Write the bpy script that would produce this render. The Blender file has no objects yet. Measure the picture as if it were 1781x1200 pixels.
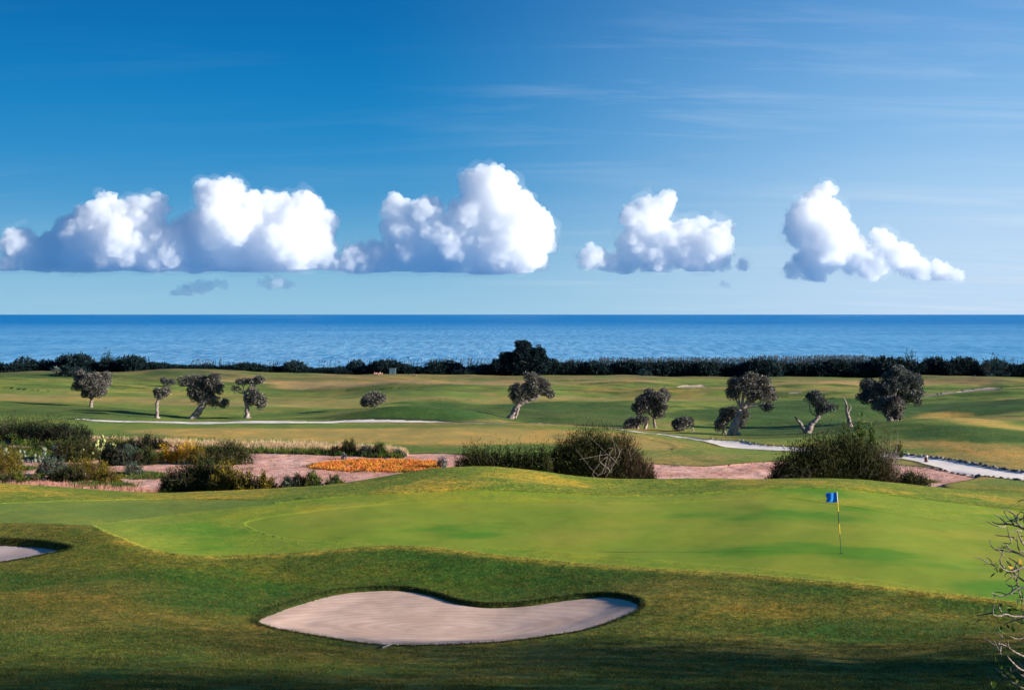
import bpy, math, random
import numpy as np
from mathutils import Vector, Matrix
R = math.radians
SC = bpy.context.scene
COL = SC.collection
F = 2400.0; CX = 890.5; HZ = 547.0           # focal length and horizon of the 1781x1200 photograph

# ------------------------------------------------------------------ camera
cd = bpy.data.cameras.new('camera'); cam = bpy.data.objects.new('camera', cd); COL.objects.link(cam)
cd.sensor_width = 36; cd.lens = F / 1781 * 36; cd.shift_y = -(600 - HZ) / 1781
cd.clip_start = 0.5; cd.clip_end = 300000
cam.location = (0, 0, 0); cam.rotation_euler = (R(90), 0, 0)
SC.camera = cam

# ------------------------------------------------------------------ sun and sky
SUN_EL = 16.0; SUN_AZ = -12.0                  # azimuth: degrees ahead of due right
sdir = Vector((math.cos(R(SUN_EL)) * math.cos(R(SUN_AZ)), math.cos(R(SUN_EL)) * math.sin(R(SUN_AZ)), math.sin(R(SUN_EL))))
sl = bpy.data.lights.new('sun', 'SUN'); sl.energy = 4.6; sl.angle = R(0.6); sl.color = (1.0, 0.92, 0.79)
so = bpy.data.objects.new('sun', sl); COL.objects.link(so)
so.rotation_euler = sdir.to_track_quat('Z', 'Y').to_euler()
W = bpy.data.worlds.new('World'); SC.world = W; W.use_nodes = True
nt = W.node_tree; nt.nodes.clear()
def N(t, typ, **kw):
    n = t.nodes.new(typ)
    for k, v in kw.items():
        if k in ('inp',):
            for a, b in v.items(): n.inputs[a].default_value = b
        else: setattr(n, k, v)
    return n
out = N(nt, 'ShaderNodeOutputWorld'); bg = N(nt, 'ShaderNodeBackground')
sky = N(nt, 'ShaderNodeTexSky', sky_type='NISHITA', sun_disc=False, sun_elevation=R(SUN_EL),
        sun_rotation=R(90 - SUN_AZ), altitude=0.0, air_density=1.0, dust_density=0.6, ozone_density=4.0)
SKY_STR = 0.10; EXPO = 1.08; SKY_K = 1.0 / (SKY_STR * 2 ** EXPO)
# thin cirrus: noise stretched along the wind, as seen on a high flat layer
tc = N(nt, 'ShaderNodeTexCoord'); sep = N(nt, 'ShaderNodeSeparateXYZ'); nt.links.new(tc.outputs['Generated'], sep.inputs[0])
def MA(t, op, a, b=None, c=None, clamp=False):
    n = N(t, 'ShaderNodeMath', operation=op); n.use_clamp = clamp
    for i, v in enumerate((a, b, c)):
        if v is None: continue
        if isinstance(v, (int, float)): n.inputs[i].default_value = v
        else: t.links.new(v, n.inputs[i])
    return n.outputs[0]
zz = MA(nt, 'ADD', MA(nt, 'MAXIMUM', sep.outputs['Z'], 0.0), 0.12)
ux = MA(nt, 'DIVIDE', sep.outputs['X'], zz); uy = MA(nt, 'DIVIDE', sep.outputs['Y'], zz)
cmb = N(nt, 'ShaderNodeCombineXYZ'); nt.links.new(ux, cmb.inputs[0]); nt.links.new(uy, cmb.inputs[1])
mp = N(nt, 'ShaderNodeMapping'); mp.inputs['Rotation'].default_value = (0, 0, R(-28)); mp.inputs['Scale'].default_value = (0.55, 2.4, 1)
nt.links.new(cmb.outputs[0], mp.inputs[0])
n1 = N(nt, 'ShaderNodeTexNoise'); n1.inputs['Scale'].default_value = 1.3; n1.inputs['Detail'].default_value = 9; n1.inputs['Roughness'].default_value = 0.62; n1.inputs['Distortion'].default_value = 0.5
nt.links.new(mp.outputs[0], n1.inputs['Vector'])
n2 = N(nt, 'ShaderNodeTexNoise'); n2.inputs['Scale'].default_value = 0.45; n2.inputs['Detail'].default_value = 2
nt.links.new(cmb.outputs[0], n2.inputs['Vector'])
m1 = N(nt, 'ShaderNodeMapRange'); m1.inputs[1].default_value = 0.49; m1.inputs[2].default_value = 0.86; nt.links.new(n1.outputs[0], m1.inputs[0])
m2 = N(nt, 'ShaderNodeMapRange'); m2.inputs[1].default_value = 0.38; m2.inputs[2].default_value = 0.62; nt.links.new(n2.outputs[0], m2.inputs[0])
m3 = N(nt, 'ShaderNodeMapRange'); m3.inputs[1].default_value = -0.05; m3.inputs[2].default_value = 0.40; m3.inputs[3].default_value = 0.08; m3.inputs[4].default_value = 1.0
nt.links.new(sep.outputs['X'], m3.inputs[0])
m4 = N(nt, 'ShaderNodeMapRange'); m4.interpolation_type = 'SMOOTHSTEP'; m4.inputs[1].default_value = 0.24; m4.inputs[2].default_value = 0.13; m4.inputs[3].default_value = 0.35; m4.inputs[4].default_value = 1.25
nt.links.new(sep.outputs['Z'], m4.inputs[0])
cir = MA(nt, 'MULTIPLY', MA(nt, 'MULTIPLY', MA(nt, 'MULTIPLY', m1.outputs[0], m4.outputs[0]), m2.outputs[0]), MA(nt, 'MULTIPLY', m3.outputs[0], 1.0))
# the colour of clear air by height above the horizon, paler towards the sun's side
rp = N(nt, 'ShaderNodeValToRGB'); rp.color_ramp.interpolation = 'B_SPLINE'
stops = [(0.0, (0.32, 0.58, 0.77)), (0.035, (0.22, 0.49, 0.71)), (0.08, (0.050, 0.31, 0.62)), (0.14, (0.002, 0.230, 0.56)), (0.21, (0.000, 0.148, 0.44)), (0.34, (0.0, 0.092, 0.32)), (1.0, (0.0, 0.05, 0.22))]
el_ = rp.color_ramp.elements
while len(el_) < len(stops): el_.new(0.5)
for e_, (p_, c_) in zip(el_, stops): e_.position = p_; e_.color = c_ + (1,)
nt.links.new(MA(nt, 'MAXIMUM', sep.outputs['Z'], 0.0), rp.inputs[0])
rq = N(nt, 'ShaderNodeValToRGB'); rq.color_ramp.interpolation = 'B_SPLINE'
stops = [(0.0, (0.55, 0.72, 0.92)), (0.06, (0.50, 0.70, 0.93)), (0.12, (0.28, 0.55, 0.86)), (0.22, (0.10, 0.33, 0.70)), (0.40, (0.03, 0.20, 0.52)), (1.0, (0.0, 0.09, 0.32))]
el_ = rq.color_ramp.elements
while len(el_) < len(stops): el_.new(0.5)
for e_, (p_, c_) in zip(el_, stops): e_.position = p_; e_.color = c_ + (1,)
nt.links.new(MA(nt, 'MAXIMUM', sep.outputs['Z'], 0.0), rq.inputs[0])
def WM(f, a, b, mode='MIX'):
    n = N(nt, 'ShaderNodeMix', data_type='RGBA', blend_type=mode)
    for i, v in ((0, f), (6, a), (7, b)):
        if isinstance(v, (int, float)): n.inputs[i].default_value = v
        elif isinstance(v, tuple): n.inputs[i].default_value = v + (1,)
        else: nt.links.new(v, n.inputs[i])
    return n.outputs[2]
sx = N(nt, 'ShaderNodeMapRange'); sx.interpolation_type = 'SMOOTHSTEP'; sx.inputs[1].default_value = -0.12; sx.inputs[2].default_value = 0.37
nt.links.new(sep.outputs['X'], sx.inputs[0])
air = WM(sx.outputs[0], rp.outputs[0], rq.outputs[0])
air = WM(MA(nt, 'MULTIPLY', cir, 1.0), air, (0.78, 0.86, 0.95))
air = WM(1.0, air, (SKY_K, SKY_K, SKY_K), 'MULTIPLY')
fin = WM(0.985, sky.outputs[0], air)
nt.links.new(fin, bg.inputs['Color']); bg.inputs['Strength'].default_value = SKY_STR
nt.links.new(bg.outputs[0], out.inputs[0])
SC.view_settings.view_transform = 'Standard'; SC.view_settings.look = 'None'; SC.view_settings.gamma = 1
SC.view_settings.exposure = EXPO
SC.render.engine = 'CYCLES'
cy = SC.cycles; cy.use_denoising = True; cy.max_bounces = 6; cy.diffuse_bounces = 3; cy.transparent_max_bounces = 12
cy.sample_clamp_indirect = 4

# ------------------------------------------------------------------ helpers
def tag(o, label=None, cat=None, group=None, kind=None):
    if label: o['label'] = label
    if cat: o['category'] = cat
    if group: o['group'] = group
    if kind: o['kind'] = kind
    return o
def mesh_np(name, V, Fc, mat=None, smooth=False, parent=None, n=4, link=True, mats=None, midx=None):
    """V (n,3), Fc (m,n) faces of equal size, or a list of such arrays."""
    me = bpy.data.meshes.new(name)
    Fs = Fc if isinstance(Fc, list) else [Fc]
    Fs = [np.asarray(f, dtype=np.int32) for f in Fs if len(f)]
    V = np.asarray(V, dtype=np.float32)
    me.vertices.add(len(V)); me.vertices.foreach_set('co', V.ravel())
    tot = sum(f.size for f in Fs); nf = sum(len(f) for f in Fs)
    me.loops.add(tot); me.loops.foreach_set('vertex_index', np.concatenate([f.ravel() for f in Fs]))
    me.polygons.add(nf)
    cnt = np.concatenate([np.full(len(f), f.shape[1], dtype=np.int32) for f in Fs])
    st = np.concatenate([[0], np.cumsum(cnt)[:-1]]).astype(np.int32)
    me.polygons.foreach_set('loop_start', st); me.polygons.foreach_set('loop_total', cnt)
    if midx is not None: me.polygons.foreach_set('material_index', np.asarray(midx, dtype=np.int32))
    me.update(calc_edges=True)
    me.polygons.foreach_set('use_smooth', np.full(nf, bool(smooth)))
    for m in (mats or ([mat] if mat else [])): me.materials.append(m)
    o = bpy.data.objects.new(name, me)
    if link: COL.objects.link(o)
    if parent: o.parent = parent
    return o
def empty(name, loc=(0, 0, 0), rz=0):
    o = bpy.data.objects.new(name, None); COL.objects.link(o); o.location = loc; o.rotation_euler = (0, 0, rz)
    o.empty_display_size = 0.3
    return o
def copy_tree(o, parent=None):
    c = o.copy(); COL.objects.link(c)
    if parent: c.parent = parent
    for ch in [x for x in list(COL.objects) if x.parent == o]: copy_tree(ch, c)
    return c
# value noise / fbm in numpy
def _h(ix, iy, s):
    n = (ix.astype(np.int64) * 374761393 + iy.astype(np.int64) * 668265263 + s * 974634777) & 0xffffffff
    n = ((n ^ (n >> 13)) * 1274126177) & 0xffffffff
    return ((n ^ (n >> 16)) & 0xffff) / 65535.0
def vnoise(x, y, s=0):
    ix = np.floor(x); iy = np.floor(y); fx = x - ix; fy = y - iy
    fx = fx * fx * fx * (fx * (fx * 6 - 15) + 10); fy = fy * fy * fy * (fy * (fy * 6 - 15) + 10)
    a = _h(ix, iy, s); b = _h(ix + 1, iy, s); c = _h(ix, iy + 1, s); d = _h(ix + 1, iy + 1, s)
    return (a + (b - a) * fx) * (1 - fy) + (c + (d - c) * fx) * fy
def fbm(x, y, s=0, o=4, g=0.5):
    r = 0; a = 1; t = 0
    for i in range(o):
        c_, s_ = math.cos(0.6 + 1.1 * i), math.sin(0.6 + 1.1 * i)
        r = r + a * vnoise((x * c_ - y * s_) * 2 ** i + 17.3 * i, (x * s_ + y * c_) * 2 ** i - 9.1 * i, s + i); t += a; a *= g
    return r / t - 0.5
def sst(x, a, b):
    t = np.clip((x - a) / (b - a), 0, 1); return t * t * (3 - 2 * t)

# ------------------------------------------------------------------ materials
def new_mat(name):
    m = bpy.data.materials.new(name); m.use_nodes = True; t = m.node_tree
    b = t.nodes['Principled BSDF']; return m, t, b
def noise(t, vec, scale, detail=4, rough=0.55, dist=0.0):
    n = N(t, 'ShaderNodeTexNoise'); n.inputs['Scale'].default_value = scale; n.inputs['Detail'].default_value = detail
    n.inputs['Roughness'].default_value = rough; n.inputs['Distortion'].default_value = dist
    if vec is not None: t.links.new(vec, n.inputs['Vector'])
    return n.outputs[0]
def mrange(t, v, a, b, c=0.0, d=1.0):
    n = N(t, 'ShaderNodeMapRange'); n.interpolation_type = 'SMOOTHSTEP'
    for i, x in enumerate((a, b, c, d)): n.inputs[i + 1].default_value = x
    t.links.new(v, n.inputs[0]); return n.outputs[0]
def mixc(t, f, a, b, mode='MIX'):
    n = N(t, 'ShaderNodeMix', data_type='RGBA', blend_type=mode)
    for i, v in ((0, f), (6, a), (7, b)):
        if isinstance(v, (int, float)): n.inputs[i].default_value = v
        elif isinstance(v, tuple): n.inputs[i].default_value = v + (1,) if len(v) == 3 else v
        else: t.links.new(v, n.inputs[i])
    return n.outputs[2]
def pos(t, scale=(1, 1, 1)):
    g = N(t, 'ShaderNodeNewGeometry'); m = N(t, 'ShaderNodeMapping'); m.inputs['Scale'].default_value = scale
    t.links.new(g.outputs['Position'], m.inputs[0]); return m.outputs[0]
def bump(t, b, h, strength, dist):
    n = N(t, 'ShaderNodeBump'); n.inputs['Strength'].default_value = strength; n.inputs['Distance'].default_value = dist
    t.links.new(h, n.inputs['Height']); t.links.new(n.outputs[0], b.inputs['Normal'])
def leaf_mat(name, c1, c2, c3=None, trans=0.25, rough=0.75, spec=0.2):
    m, t, b = new_mat(name)
    g = N(t, 'ShaderNodeNewGeometry'); r = g.outputs['Random Per Island']
    c = mixc(t, MA(t, 'POWER', r, 2.0), c1, c2)
    if c3:
        nn = noise(t, pos(t), 1.3, 4); f = MA(t, 'MULTIPLY', mrange(t, nn, 0.45, 0.62), 0.8)
        c = mixc(t, f, c, c3)
    b.inputs['Roughness'].default_value = rough; b.inputs['Specular IOR Level'].default_value = spec
    t.links.new(c, b.inputs['Base Color'])
    tr = N(t, 'ShaderNodeBsdfTranslucent'); t.links.new(c, tr.inputs[0])
    mx = N(t, 'ShaderNodeMixShader'); mx.inputs[0].default_value = trans
    t.links.new(b.outputs[0], mx.inputs[1]); t.links.new(tr.outputs[0], mx.inputs[2])
    t.links.new(mx.outputs[0], t.nodes['Material Output'].inputs[0])
    return m
# ------------------------------------------------------------------ terrain: rows of (photo column, photo row, distance) lofted into one height field
ROWS = [
 # hill the camera stands on: given as (px, py, Y) further out
 [(0,1192,30),(700,1197,30),(1781,1190,30)],
 [(0,1112,36.8),(450,1122,37),(700,1131,37),(900,1128,37),(1080,1112,37.3),(1300,1112,37),(1500,1114,37),(1781,1100,36.8),(2000,1095,36.8)],
 [(-150,985,50),(0,981,50),(150,990,48),(300,1012,46.2),(450,1030,46),(640,1022,46.5),(740,1026,46),(850,1041,45),(1000,1040,43.8),(1100,1036,43),(1200,1034,42.6),(1500,1058,41),(1700,1082,39.6),(2000,1110,38)],
 [(-150,905,56),(0,908,56),(140,912,55.4),(200,930,53),(300,962,50.5),(430,966,51),(640,952,51.3),(700,950,51.5),(800,958,50.6),(950,975,49),(1150,990,47),(1300,1000,45.6),(1500,1018,43.6),(1700,1040,42),(2000,1070,40)],
 [(-150,878,62),(0,880,62),(300,889,62),(450,882,62),(640,871,62),(900,868,62),(1150,869,62),(1350,861,62),(1500,864,62),(1700,880,62),(1781,888,62),(2000,900,61)],
 [(0,865,65.5),(300,872,65.5),(450,865,65.5),(640,851,65.5),(800,838,65.5),(900,841,65.5),(1000,850,65.5),(1150,853,65.5),(1280,846,65.5),(1450,843,65.5),(1600,857,65.5),(1781,877,65),(2000,890,64)],
 [(0,855,68),(300,865,68),(450,858,68),(640,842,68),(800,823,68),(900,829,68),(1000,846,68),(1100,851,68),(1200,850,68),(1300,842,68),(1450,835,68),(1600,849,68),(1781,870,67.5),(2000,885,67)],
 [(-150,838,71.5),(0,843,71.5),(100,849,71.5),(280,859,71.5),(450,851,71.5),(560,843,71.5),(640,833,71.5),(700,822,71.5),(750,814,71.5),(800,811,71.5),(860,811,71.5),(950,821,71.5),(1000,829,71.5),(1070,834,71.5),(1130,832,71.5),(1350,833,71.5),(1450,829,71.5),(1500,832,71.5),(1600,842,71.5),(1650,849,71.5),(1781,865,71),(2000,880,70)],
 [(-150,848,80),(300,858,80),(1000,858,80),(1500,856,80),(1600,854,79),(1781,853,77.5),(2000,862,76)],
 [(-150,812,95),(1100,812,95),(1370,824,92),(1600,838,86),(1781,846,81),(2000,855,79)],
 [(-150,776,108),(800,778,108),(1000,781,107),(1100,783,106),(1200,790,103),(1370,800,99),(1600,828,90),(1781,839,84),(2000,848,82)],
 [(-150,727,130),(0,729,130),(300,735,131),(700,735,131),(850,736,129),(1000,739,126),(1100,749,122),(1200,762,116),(1260,776,111.5),(1370,783,108),(1460,788,105),(1550,795,101),(1700,818,93),(1781,830,89),(2000,850,85)],
 [(-150,725,133.5),(0,727,133.5),(300,732,134.5),(700,731,134.5),(850,734,133),(1000,741,131),(1100,748,127),(1200,759,121),(1260,764,117.5),(1370,773,112.5),(1460,779,108.5),(1550,789,105),(1700,805,98),(1781,819,93.5),(2000,840,89)],
 [(-150,722,143),(0,722,143),(150,722,143),(273,728,143),(450,727,143),(560,721,142),(640,708,141),(720,703,140.5),(790,706,141),(850,717,142),(900,732,143),(1000,734,142),(1120,745,134),(1270,757,127),(1400,753,126),(1480,742,128),(1560,730,127),(1620,727,125),(1700,730,122),(1781,744,118),(2000,755,115)],
 [(-150,697,160),(0,698,160),(150,705,160),(240,713,160),(300,715,160),(450,713,160),(640,713,160),(850,714,160),(1000,713,160),(1120,718,155),(1270,730,150),(1400,727,150),(1500,725,150),(1560,728,150),(1650,727,148),(1720,720,147),(1781,716,146),(2000,716,145)],
 [(-150,690,182),(0,690,182),(300,697,182),(850,696,182),(950,695,182),(1100,697,182),(1350,697,180),(1480,694,180),(1600,698,180),(1700,694,178),(1781,691,176),(2000,690,175)],
 [(-150,668,215),(0,669,215),(200,677,215),(430,681,215),(560,677,215),(660,668,215),(760,664,215),(860,672,215),(1000,676,215),(1300,678,215),(1600,682,215),(1781,676,213)],
 [(-150,660,245),(0,660,245),(300,662,245),(500,664,245),(700,665,245),(1000,663,245),(1300,665,245),(1600,667,245),(1781,665,245)],
 [(-150,648,272),(0,648,272),(100,643,272),(190,649,272),(300,641,272),(400,646,272),(450,651,272),(600,653,272),(690,650,272),(740,649.5,272),(800,654,272),(900,655,272),(1060,653,272),(1200,657.5,272),(1280,655,272),(1400,655,272),(1500,657,272),(1620,653,272),(1700,655,272),(1781,658,272)],
 [(0,654,290)],[(0,660,330)],[(0,660,420)],
]
px = np.concatenate([np.linspace(-9000, -1500, 26)[:-1], np.arange(-1500, -90, 30), np.arange(-90, 1871, 3.0), np.arange(1890, 3200, 30), np.linspace(3300, 10800, 26)])
yr = np.concatenate([np.arange(-60, 20, 2.0), np.arange(20, 28, 0.4), np.arange(28, 76, 0.11), np.arange(76, 160, 0.28), np.arange(160, 300, 0.6), np.arange(300, 421, 4.0)])
def smooth_px(v, sig=30.0):
    g = np.arange(-200, 2101, 3.0); r = np.interp(g, px, v)
    k = np.exp(-0.5 * (np.arange(-34, 35) * 3.0 / sig) ** 2); k /= k.sum()
    r = np.convolve(np.pad(r, 34, mode='edge'), k, mode='valid')
    return np.interp(px, g, r)
KY, KZ = [], []
pre = [(-60, 1.5), (0, -1.72), (12, -3.75), (23, -6.62)]
for y, z in pre: KY.append(np.full(len(px), float(y))); KZ.append(np.full(len(px), float(z)))
for row in ROWS:
    a = np.array(sorted(row), dtype=float)
    Yk = smooth_px(np.interp(px, a[:, 0], a[:, 2])); P = smooth_px(np.interp(px, a[:, 0], a[:, 1]))
    KY.append(Yk); KZ.append(-(P - HZ) / F * Yk)
KZ[-2][:] = -15.4; KZ[-1][:] = -22
KY = np.array(KY).T; KZ = np.array(KZ).T           # (cols, rows)
h = np.diff(KY, axis=1); dl = np.diff(KZ, axis=1) / h
m = np.zeros_like(KZ)
w1 = 2 * h[:, 1:] + h[:, :-1]; w2 = h[:, 1:] + 2 * h[:, :-1]
same = (dl[:, 1:] * dl[:, :-1]) > 0
with np.errstate(divide='ignore', invalid='ignore'):
    hm = (w1 + w2) / (w1 / dl[:, :-1] + w2 / dl[:, 1:])
m[:, 1:-1] = np.where(same, hm, 0); m[:, 0] = dl[:, 0]; m[:, -1] = dl[:, -1]
Z = np.zeros((len(px), len(yr)))
for i in range(len(px)):
    k = np.clip(np.searchsorted(KY[i], yr, side='right') - 1, 0, KY.shape[1] - 2)
    t = (yr - KY[i][k]) / h[i][k]; t2 = t * t; t3 = t2 * t
    Z[i] = (2*t3-3*t2+1)*KZ[i][k] + (t3-2*t2+t)*h[i][k]*m[i][k] + (-2*t3+3*t2)*KZ[i][k+1] + (t3-t2)*h[i][k]*m[i][k+1]
_u = np.where((px > -90.5) & (px < 1871))[0]; _k = np.exp(-0.5 * (np.arange(-20, 21) / 8.0) ** 2); _k /= _k.sum()
_A = np.pad(Z[_u], ((20, 20), (0, 0)), mode='edge'); Z[_u] = sum(_k[q] * _A[q:q + len(_u)] for q in range(41))
YY = np.broadcast_to(yr[None, :], Z.shape).copy()
XX = (px[:, None] - CX) / F * np.maximum(yr[None, :], 20.0)
near = sst(YY, 20, 34)
Z += fbm(XX / 9, YY / 9, 5, 4) * (0.22 + 0.25 * sst(YY, 80, 170)) * np.clip(near, 0, 1)
Z += fbm(XX / 22, YY / 17, 9, 3) * 1.7 * sst(YY, 100, 170) * (1 - 0.5 * sst(YY, 250, 270))
Z += fbm(XX / 2.2, YY / 2.2, 11, 4) * (0.05 * near)
out_side = sst(np.abs((px[:, None] - CX)), 1000, 2600)
Z += out_side * fbm(XX / 30, YY / 30, 31, 4) * 5.0 * sst(YY, 15, 60) * (1 - sst(YY, 250, 300))
ZB = Z.copy()                                       # surface before edges are cut
def lookup(T, X, Y):
    X = np.atleast_1d(np.asarray(X, float)); Y = np.atleast_1d(np.asarray(Y, float))
    p = CX + X / np.maximum(Y, 20.0) * F
    fi = np.interp(p, px, np.arange(len(px))); fj = np.interp(Y, yr, np.arange(len(yr)))
    i = np.clip(fi.astype(int), 0, len(px) - 2); j = np.clip(fj.astype(int), 0, len(yr) - 2); a = fi - i; b = fj - j
    return (T[i, j] * (1-a) + T[i+1, j] * a) * (1-b) + (T[i, j+1] * (1-a) + T[i+1, j+1] * a) * b
def hit(p, q, T=None, ymin=22):
    """first terrain point seen through photo pixel (p, q)"""
    T = ZB if T is None else T
    fi = float(np.interp(p, px, np.arange(len(px)))); i = min(int(fi), len(px) - 2); a = fi - i
    z = T[i] * (1 - a) + T[i + 1] * a
    ray = -(q - HZ) / F * yr
    ok = np.where((z >= ray) & (yr > ymin))[0]
    if len(ok) == 0: return ((p - CX) / F * 270, 270.0, float(z[np.searchsorted(yr, 270)]))
    j = ok[0]
    if j > 0:
        d0 = ray[j-1] - z[j-1]; d1 = ray[j] - z[j]; s = d0 / (d0 - d1) if d0 != d1 else 0
        y = yr[j-1] + (yr[j] - yr[j-1]) * min(max(s, 0), 1)
    else: y = yr[j]
    return ((p - CX) / F * y, float(y), float(lookup(T, (p - CX) / F * y, y)[0]))
def gz(x, y): return float(lookup(Z, x, y)[0])
def at(p, q): x, y, z = hit(p, q); return Vector((x, y, gz(x, y)))
def atY(p, y): x = (p - CX) / F * y; return Vector((x, y, gz(x, y)))
def spline(pts, n=8, closed=True):
    P = np.array(pts, float); o = []
    L = len(P); rng = range(L if closed else L - 1)
    for i in rng:
        if closed: a, b, c, d = P[(i-1) % L], P[i], P[(i+1) % L], P[(i+2) % L]
        else: a, b, c, d = P[max(i-1, 0)], P[i], P[i+1], P[min(i+2, L-1)]
        for k in range(n):
            t = k / n
            o.append(0.5 * ((2*b) + (-a+c)*t + (2*a-5*b+4*c-d)*t*t + (-a+3*b-3*c+d)*t**3))
    if not closed: o.append(P[-1])
    return np.array(o)
def plan(pts, **k): return spline([hit(p, q, **k)[:2] for p, q in pts])
def sdist(poly, box=3.0):
    """signed distance (negative inside) of every grid vertex near a plan polygon; far ones get +99"""
    D = np.full(Z.shape, 99.0)
    x0, y0 = poly.min(0) - box; x1, y1 = poly.max(0) + box
    idx = np.where((XX > x0) & (XX < x1) & (YY > y0) & (YY < y1))
    X = XX[idx]; Y = YY[idx]; d2 = np.full(len(X), 1e9); ins = np.zeros(len(X), bool)
    Q = np.roll(poly, -1, 0)
    for (ax, ay), (bx, by) in zip(poly, Q):
        ex, ey = bx - ax, by - ay; l = ex*ex + ey*ey + 1e-12
        t = np.clip(((X-ax)*ex + (Y-ay)*ey) / l, 0, 1)
        d2 = np.minimum(d2, (X-ax-t*ex)**2 + (Y-ay-t*ey)**2)
        c = ((ay > Y) != (by > Y)) & (X < (bx-ax) * (Y-ay) / (by-ay + 1e-12) + ax)
        ins ^= c
    D[idx] = np.where(ins, -1, 1) * np.sqrt(d2)
    return D
def snap(poly, lv=(0.0,), box=1.0):
    """pull the grid vertices nearest an outline (or an inner offset of it) onto it, so that edges are smooth"""
    x0, y0 = poly.min(0) - box; x1, y1 = poly.max(0) + box
    idx = np.where((XX > x0) & (XX < x1) & (YY > y0) & (YY < y1))
    X = XX[idx].copy(); Y = YY[idx].copy(); d2 = np.full(len(X), 1e9); ins = np.zeros(len(X), bool); nx = X.copy(); ny = Y.copy()
    for (ax, ay), (bx, by) in zip(poly, np.roll(poly, -1, 0)):
        ex, ey = bx - ax, by - ay; l = ex*ex + ey*ey + 1e-12
        t = np.clip(((X-ax)*ex + (Y-ay)*ey) / l, 0, 1); qx = ax+t*ex; qy = ay+t*ey; dd = (X-qx)**2 + (Y-qy)**2
        k = dd < d2; d2[k] = dd[k]; nx[k] = qx[k]; ny[k] = qy[k]
        ins ^= ((ay > Y) != (by > Y)) & (X < (bx-ax) * (Y-ay) / (by-ay + 1e-12) + ax)
    d = np.where(ins, -1, 1) * np.sqrt(d2)
    cell = np.where(Y < 76, 0.11, np.where(Y < 160, 0.28, 0.6))
    # Y distance to the level decides
    gx = (X - nx) / np.where(d == 0, 1e-9, d); gy = (Y - ny) / np.where(d == 0, 1e-9, d)
    cw = X * 0 + 3.0 / F * Y
    reach = 0.5 * (np.abs(gy) * cell + np.abs(gx) * cw)
    for L in lv:
        k = np.abs(d - L) < reach
        X[k] -= gx[k] * (d[k] - L); Y[k] -= gy[k] * (d[k] - L)
    XX[idx] = X; YY[idx] = Y
bunker_poly = plan([(443,1078),(470,1062),(505,1049),(545,1037),(590,1027),(640,1022),(690,1021),(730,1025),(770,1035),(800,1044),(840,1050),(880,1050),(920,1047),(970,1040),(1020,1034),(1060,1032),(1095,1037),(1117,1048),(1110,1062),(1085,1073),(1050,1086),(1000,1099),(940,1108),(880,1115),(800,1120),(740,1122),(680,1122),(620,1117),(560,1107),(500,1097),(460,1088)])
bunker2_poly = plan([(-160,936),(-60,936),(0,938),(50,940),(90,944),(122,951),(112,957),(80,963),(40,971),(0,977),(-80,984),(-160,985)])
green_poly = plan([(424,909),(450,900),(500,892),(600,880),(700,873),(850,869),(960,870),(1040,873),(1150,872),(1280,865),(1350,863),(1400,867),(1500,882),(1600,898),(1700,911),(1830,918),(1950,950),(1900,1030),(1700,1028),(1500,1004),(1300,985),(1150,972),(1000,958),(850,949),(700,944),(600,941),(520,937),(460,926)])
apron_poly = plan([(160,912),(200,905),(300,893),(430,878),(600,862),(700,856),(850,851),(1000,858),(1150,861),(1280,852),(1400,848),(1500,853),(1650,872),(1781,886),(1950,900),(2050,960),(2000,1065),(1700,1037),(1500,1015),(1300,998),(1150,988),(950,973),(800,956),(700,948),(640,950),(540,958),(430,964),(360,966),(300,961),(240,947)])
fair_poly = plan([(-160,878),(0,874),(150,869),(300,866),(450,868),(520,866),(430,880),(300,894),(200,906),(158,913),(60,909),(-160,904)])
SOIL = [[(-150,858),(0,852),(100,857),(200,862),(300,865),(420,860),(560,850),(650,840),(720,832),(800,826),(860,826),(900,800),(800,793),(770,787),(700,789),(620,787),(560,782),(470,778),(380,776),(300,778),(200,772),(100,768),(0,765),(-150,760)]]
def plan_py(pts, yfun=None): return spline([hit(p, q, ymin=76)[:2] for p, q in pts])
soil_a = plan_py([(-200,868),(0,868),(250,868),(500,866),(700,866),(860,866),(880,830),(900,806),(830,794),(770,788),(700,789),(620,789),(560,784),(470,779),(380,775),(300,776),(200,772),(100,768),(0,765),(-200,760)])
soil_b = plan_py([(1085,860),(1300,862),(1500,860),(1640,862),(1655,852),(1640,842),(1700,829),(1690,822),(1620,812),(1560,808),(1500,806),(1420,804),(1350,802),(1290,805),(1250,809),(1200,810),(1130,806),(1060,808),(1040,830)])
path_poly = np.array(
  [hit(p, q, ymin=100)[:2] for p, q in [(130,727.5),(160,729.5),(220,731.5),(300,732.5),(400,733),(500,732),(600,730.5),(700,730.5),(760,732)]] +
  [( (p-CX)/F*y, y) for p, y in [(850,130.6),(940,129.0),(1000,127.9),(1060,125.9)]] +
  [hit(p, q, ymin=90)[:2] for p, q in [(1100,749),(1150,754),(1200,760.5),(1230,764),(1262,766),(1290,767.5),(1310,772),(1340,775),(1400,778),(1460,781),(1520,786),(1560,789.5),(1600,793),(1650,799),(1700,808),(1750,817),(1781,821),(1860,832)]] +
  [hit(p, q, ymin=80)[:2] for p, q in [(1860,848),(1781,834),(1700,825),(1650,817),(1600,803),(1570,797),(1540,796),(1460,791),(1400,785),(1360,783),(1300,780),(1262,777),(1245,772),(1225,766.8),(1200,762.6),(1160,756.8),(1100,750.3)]] +
  [( (p-CX)/F*y, y) for p, y in [(1060,125.0),(1000,127),(940,128.1),(850,129.6)]] +
  [hit(p, q, ymin=100)[:2] for p, q in [(760,734),(700,734),(600,734),(500,735.5),(400,736),(300,735.5),(220,734),(160,731.5),(130,728.8)]])
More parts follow.
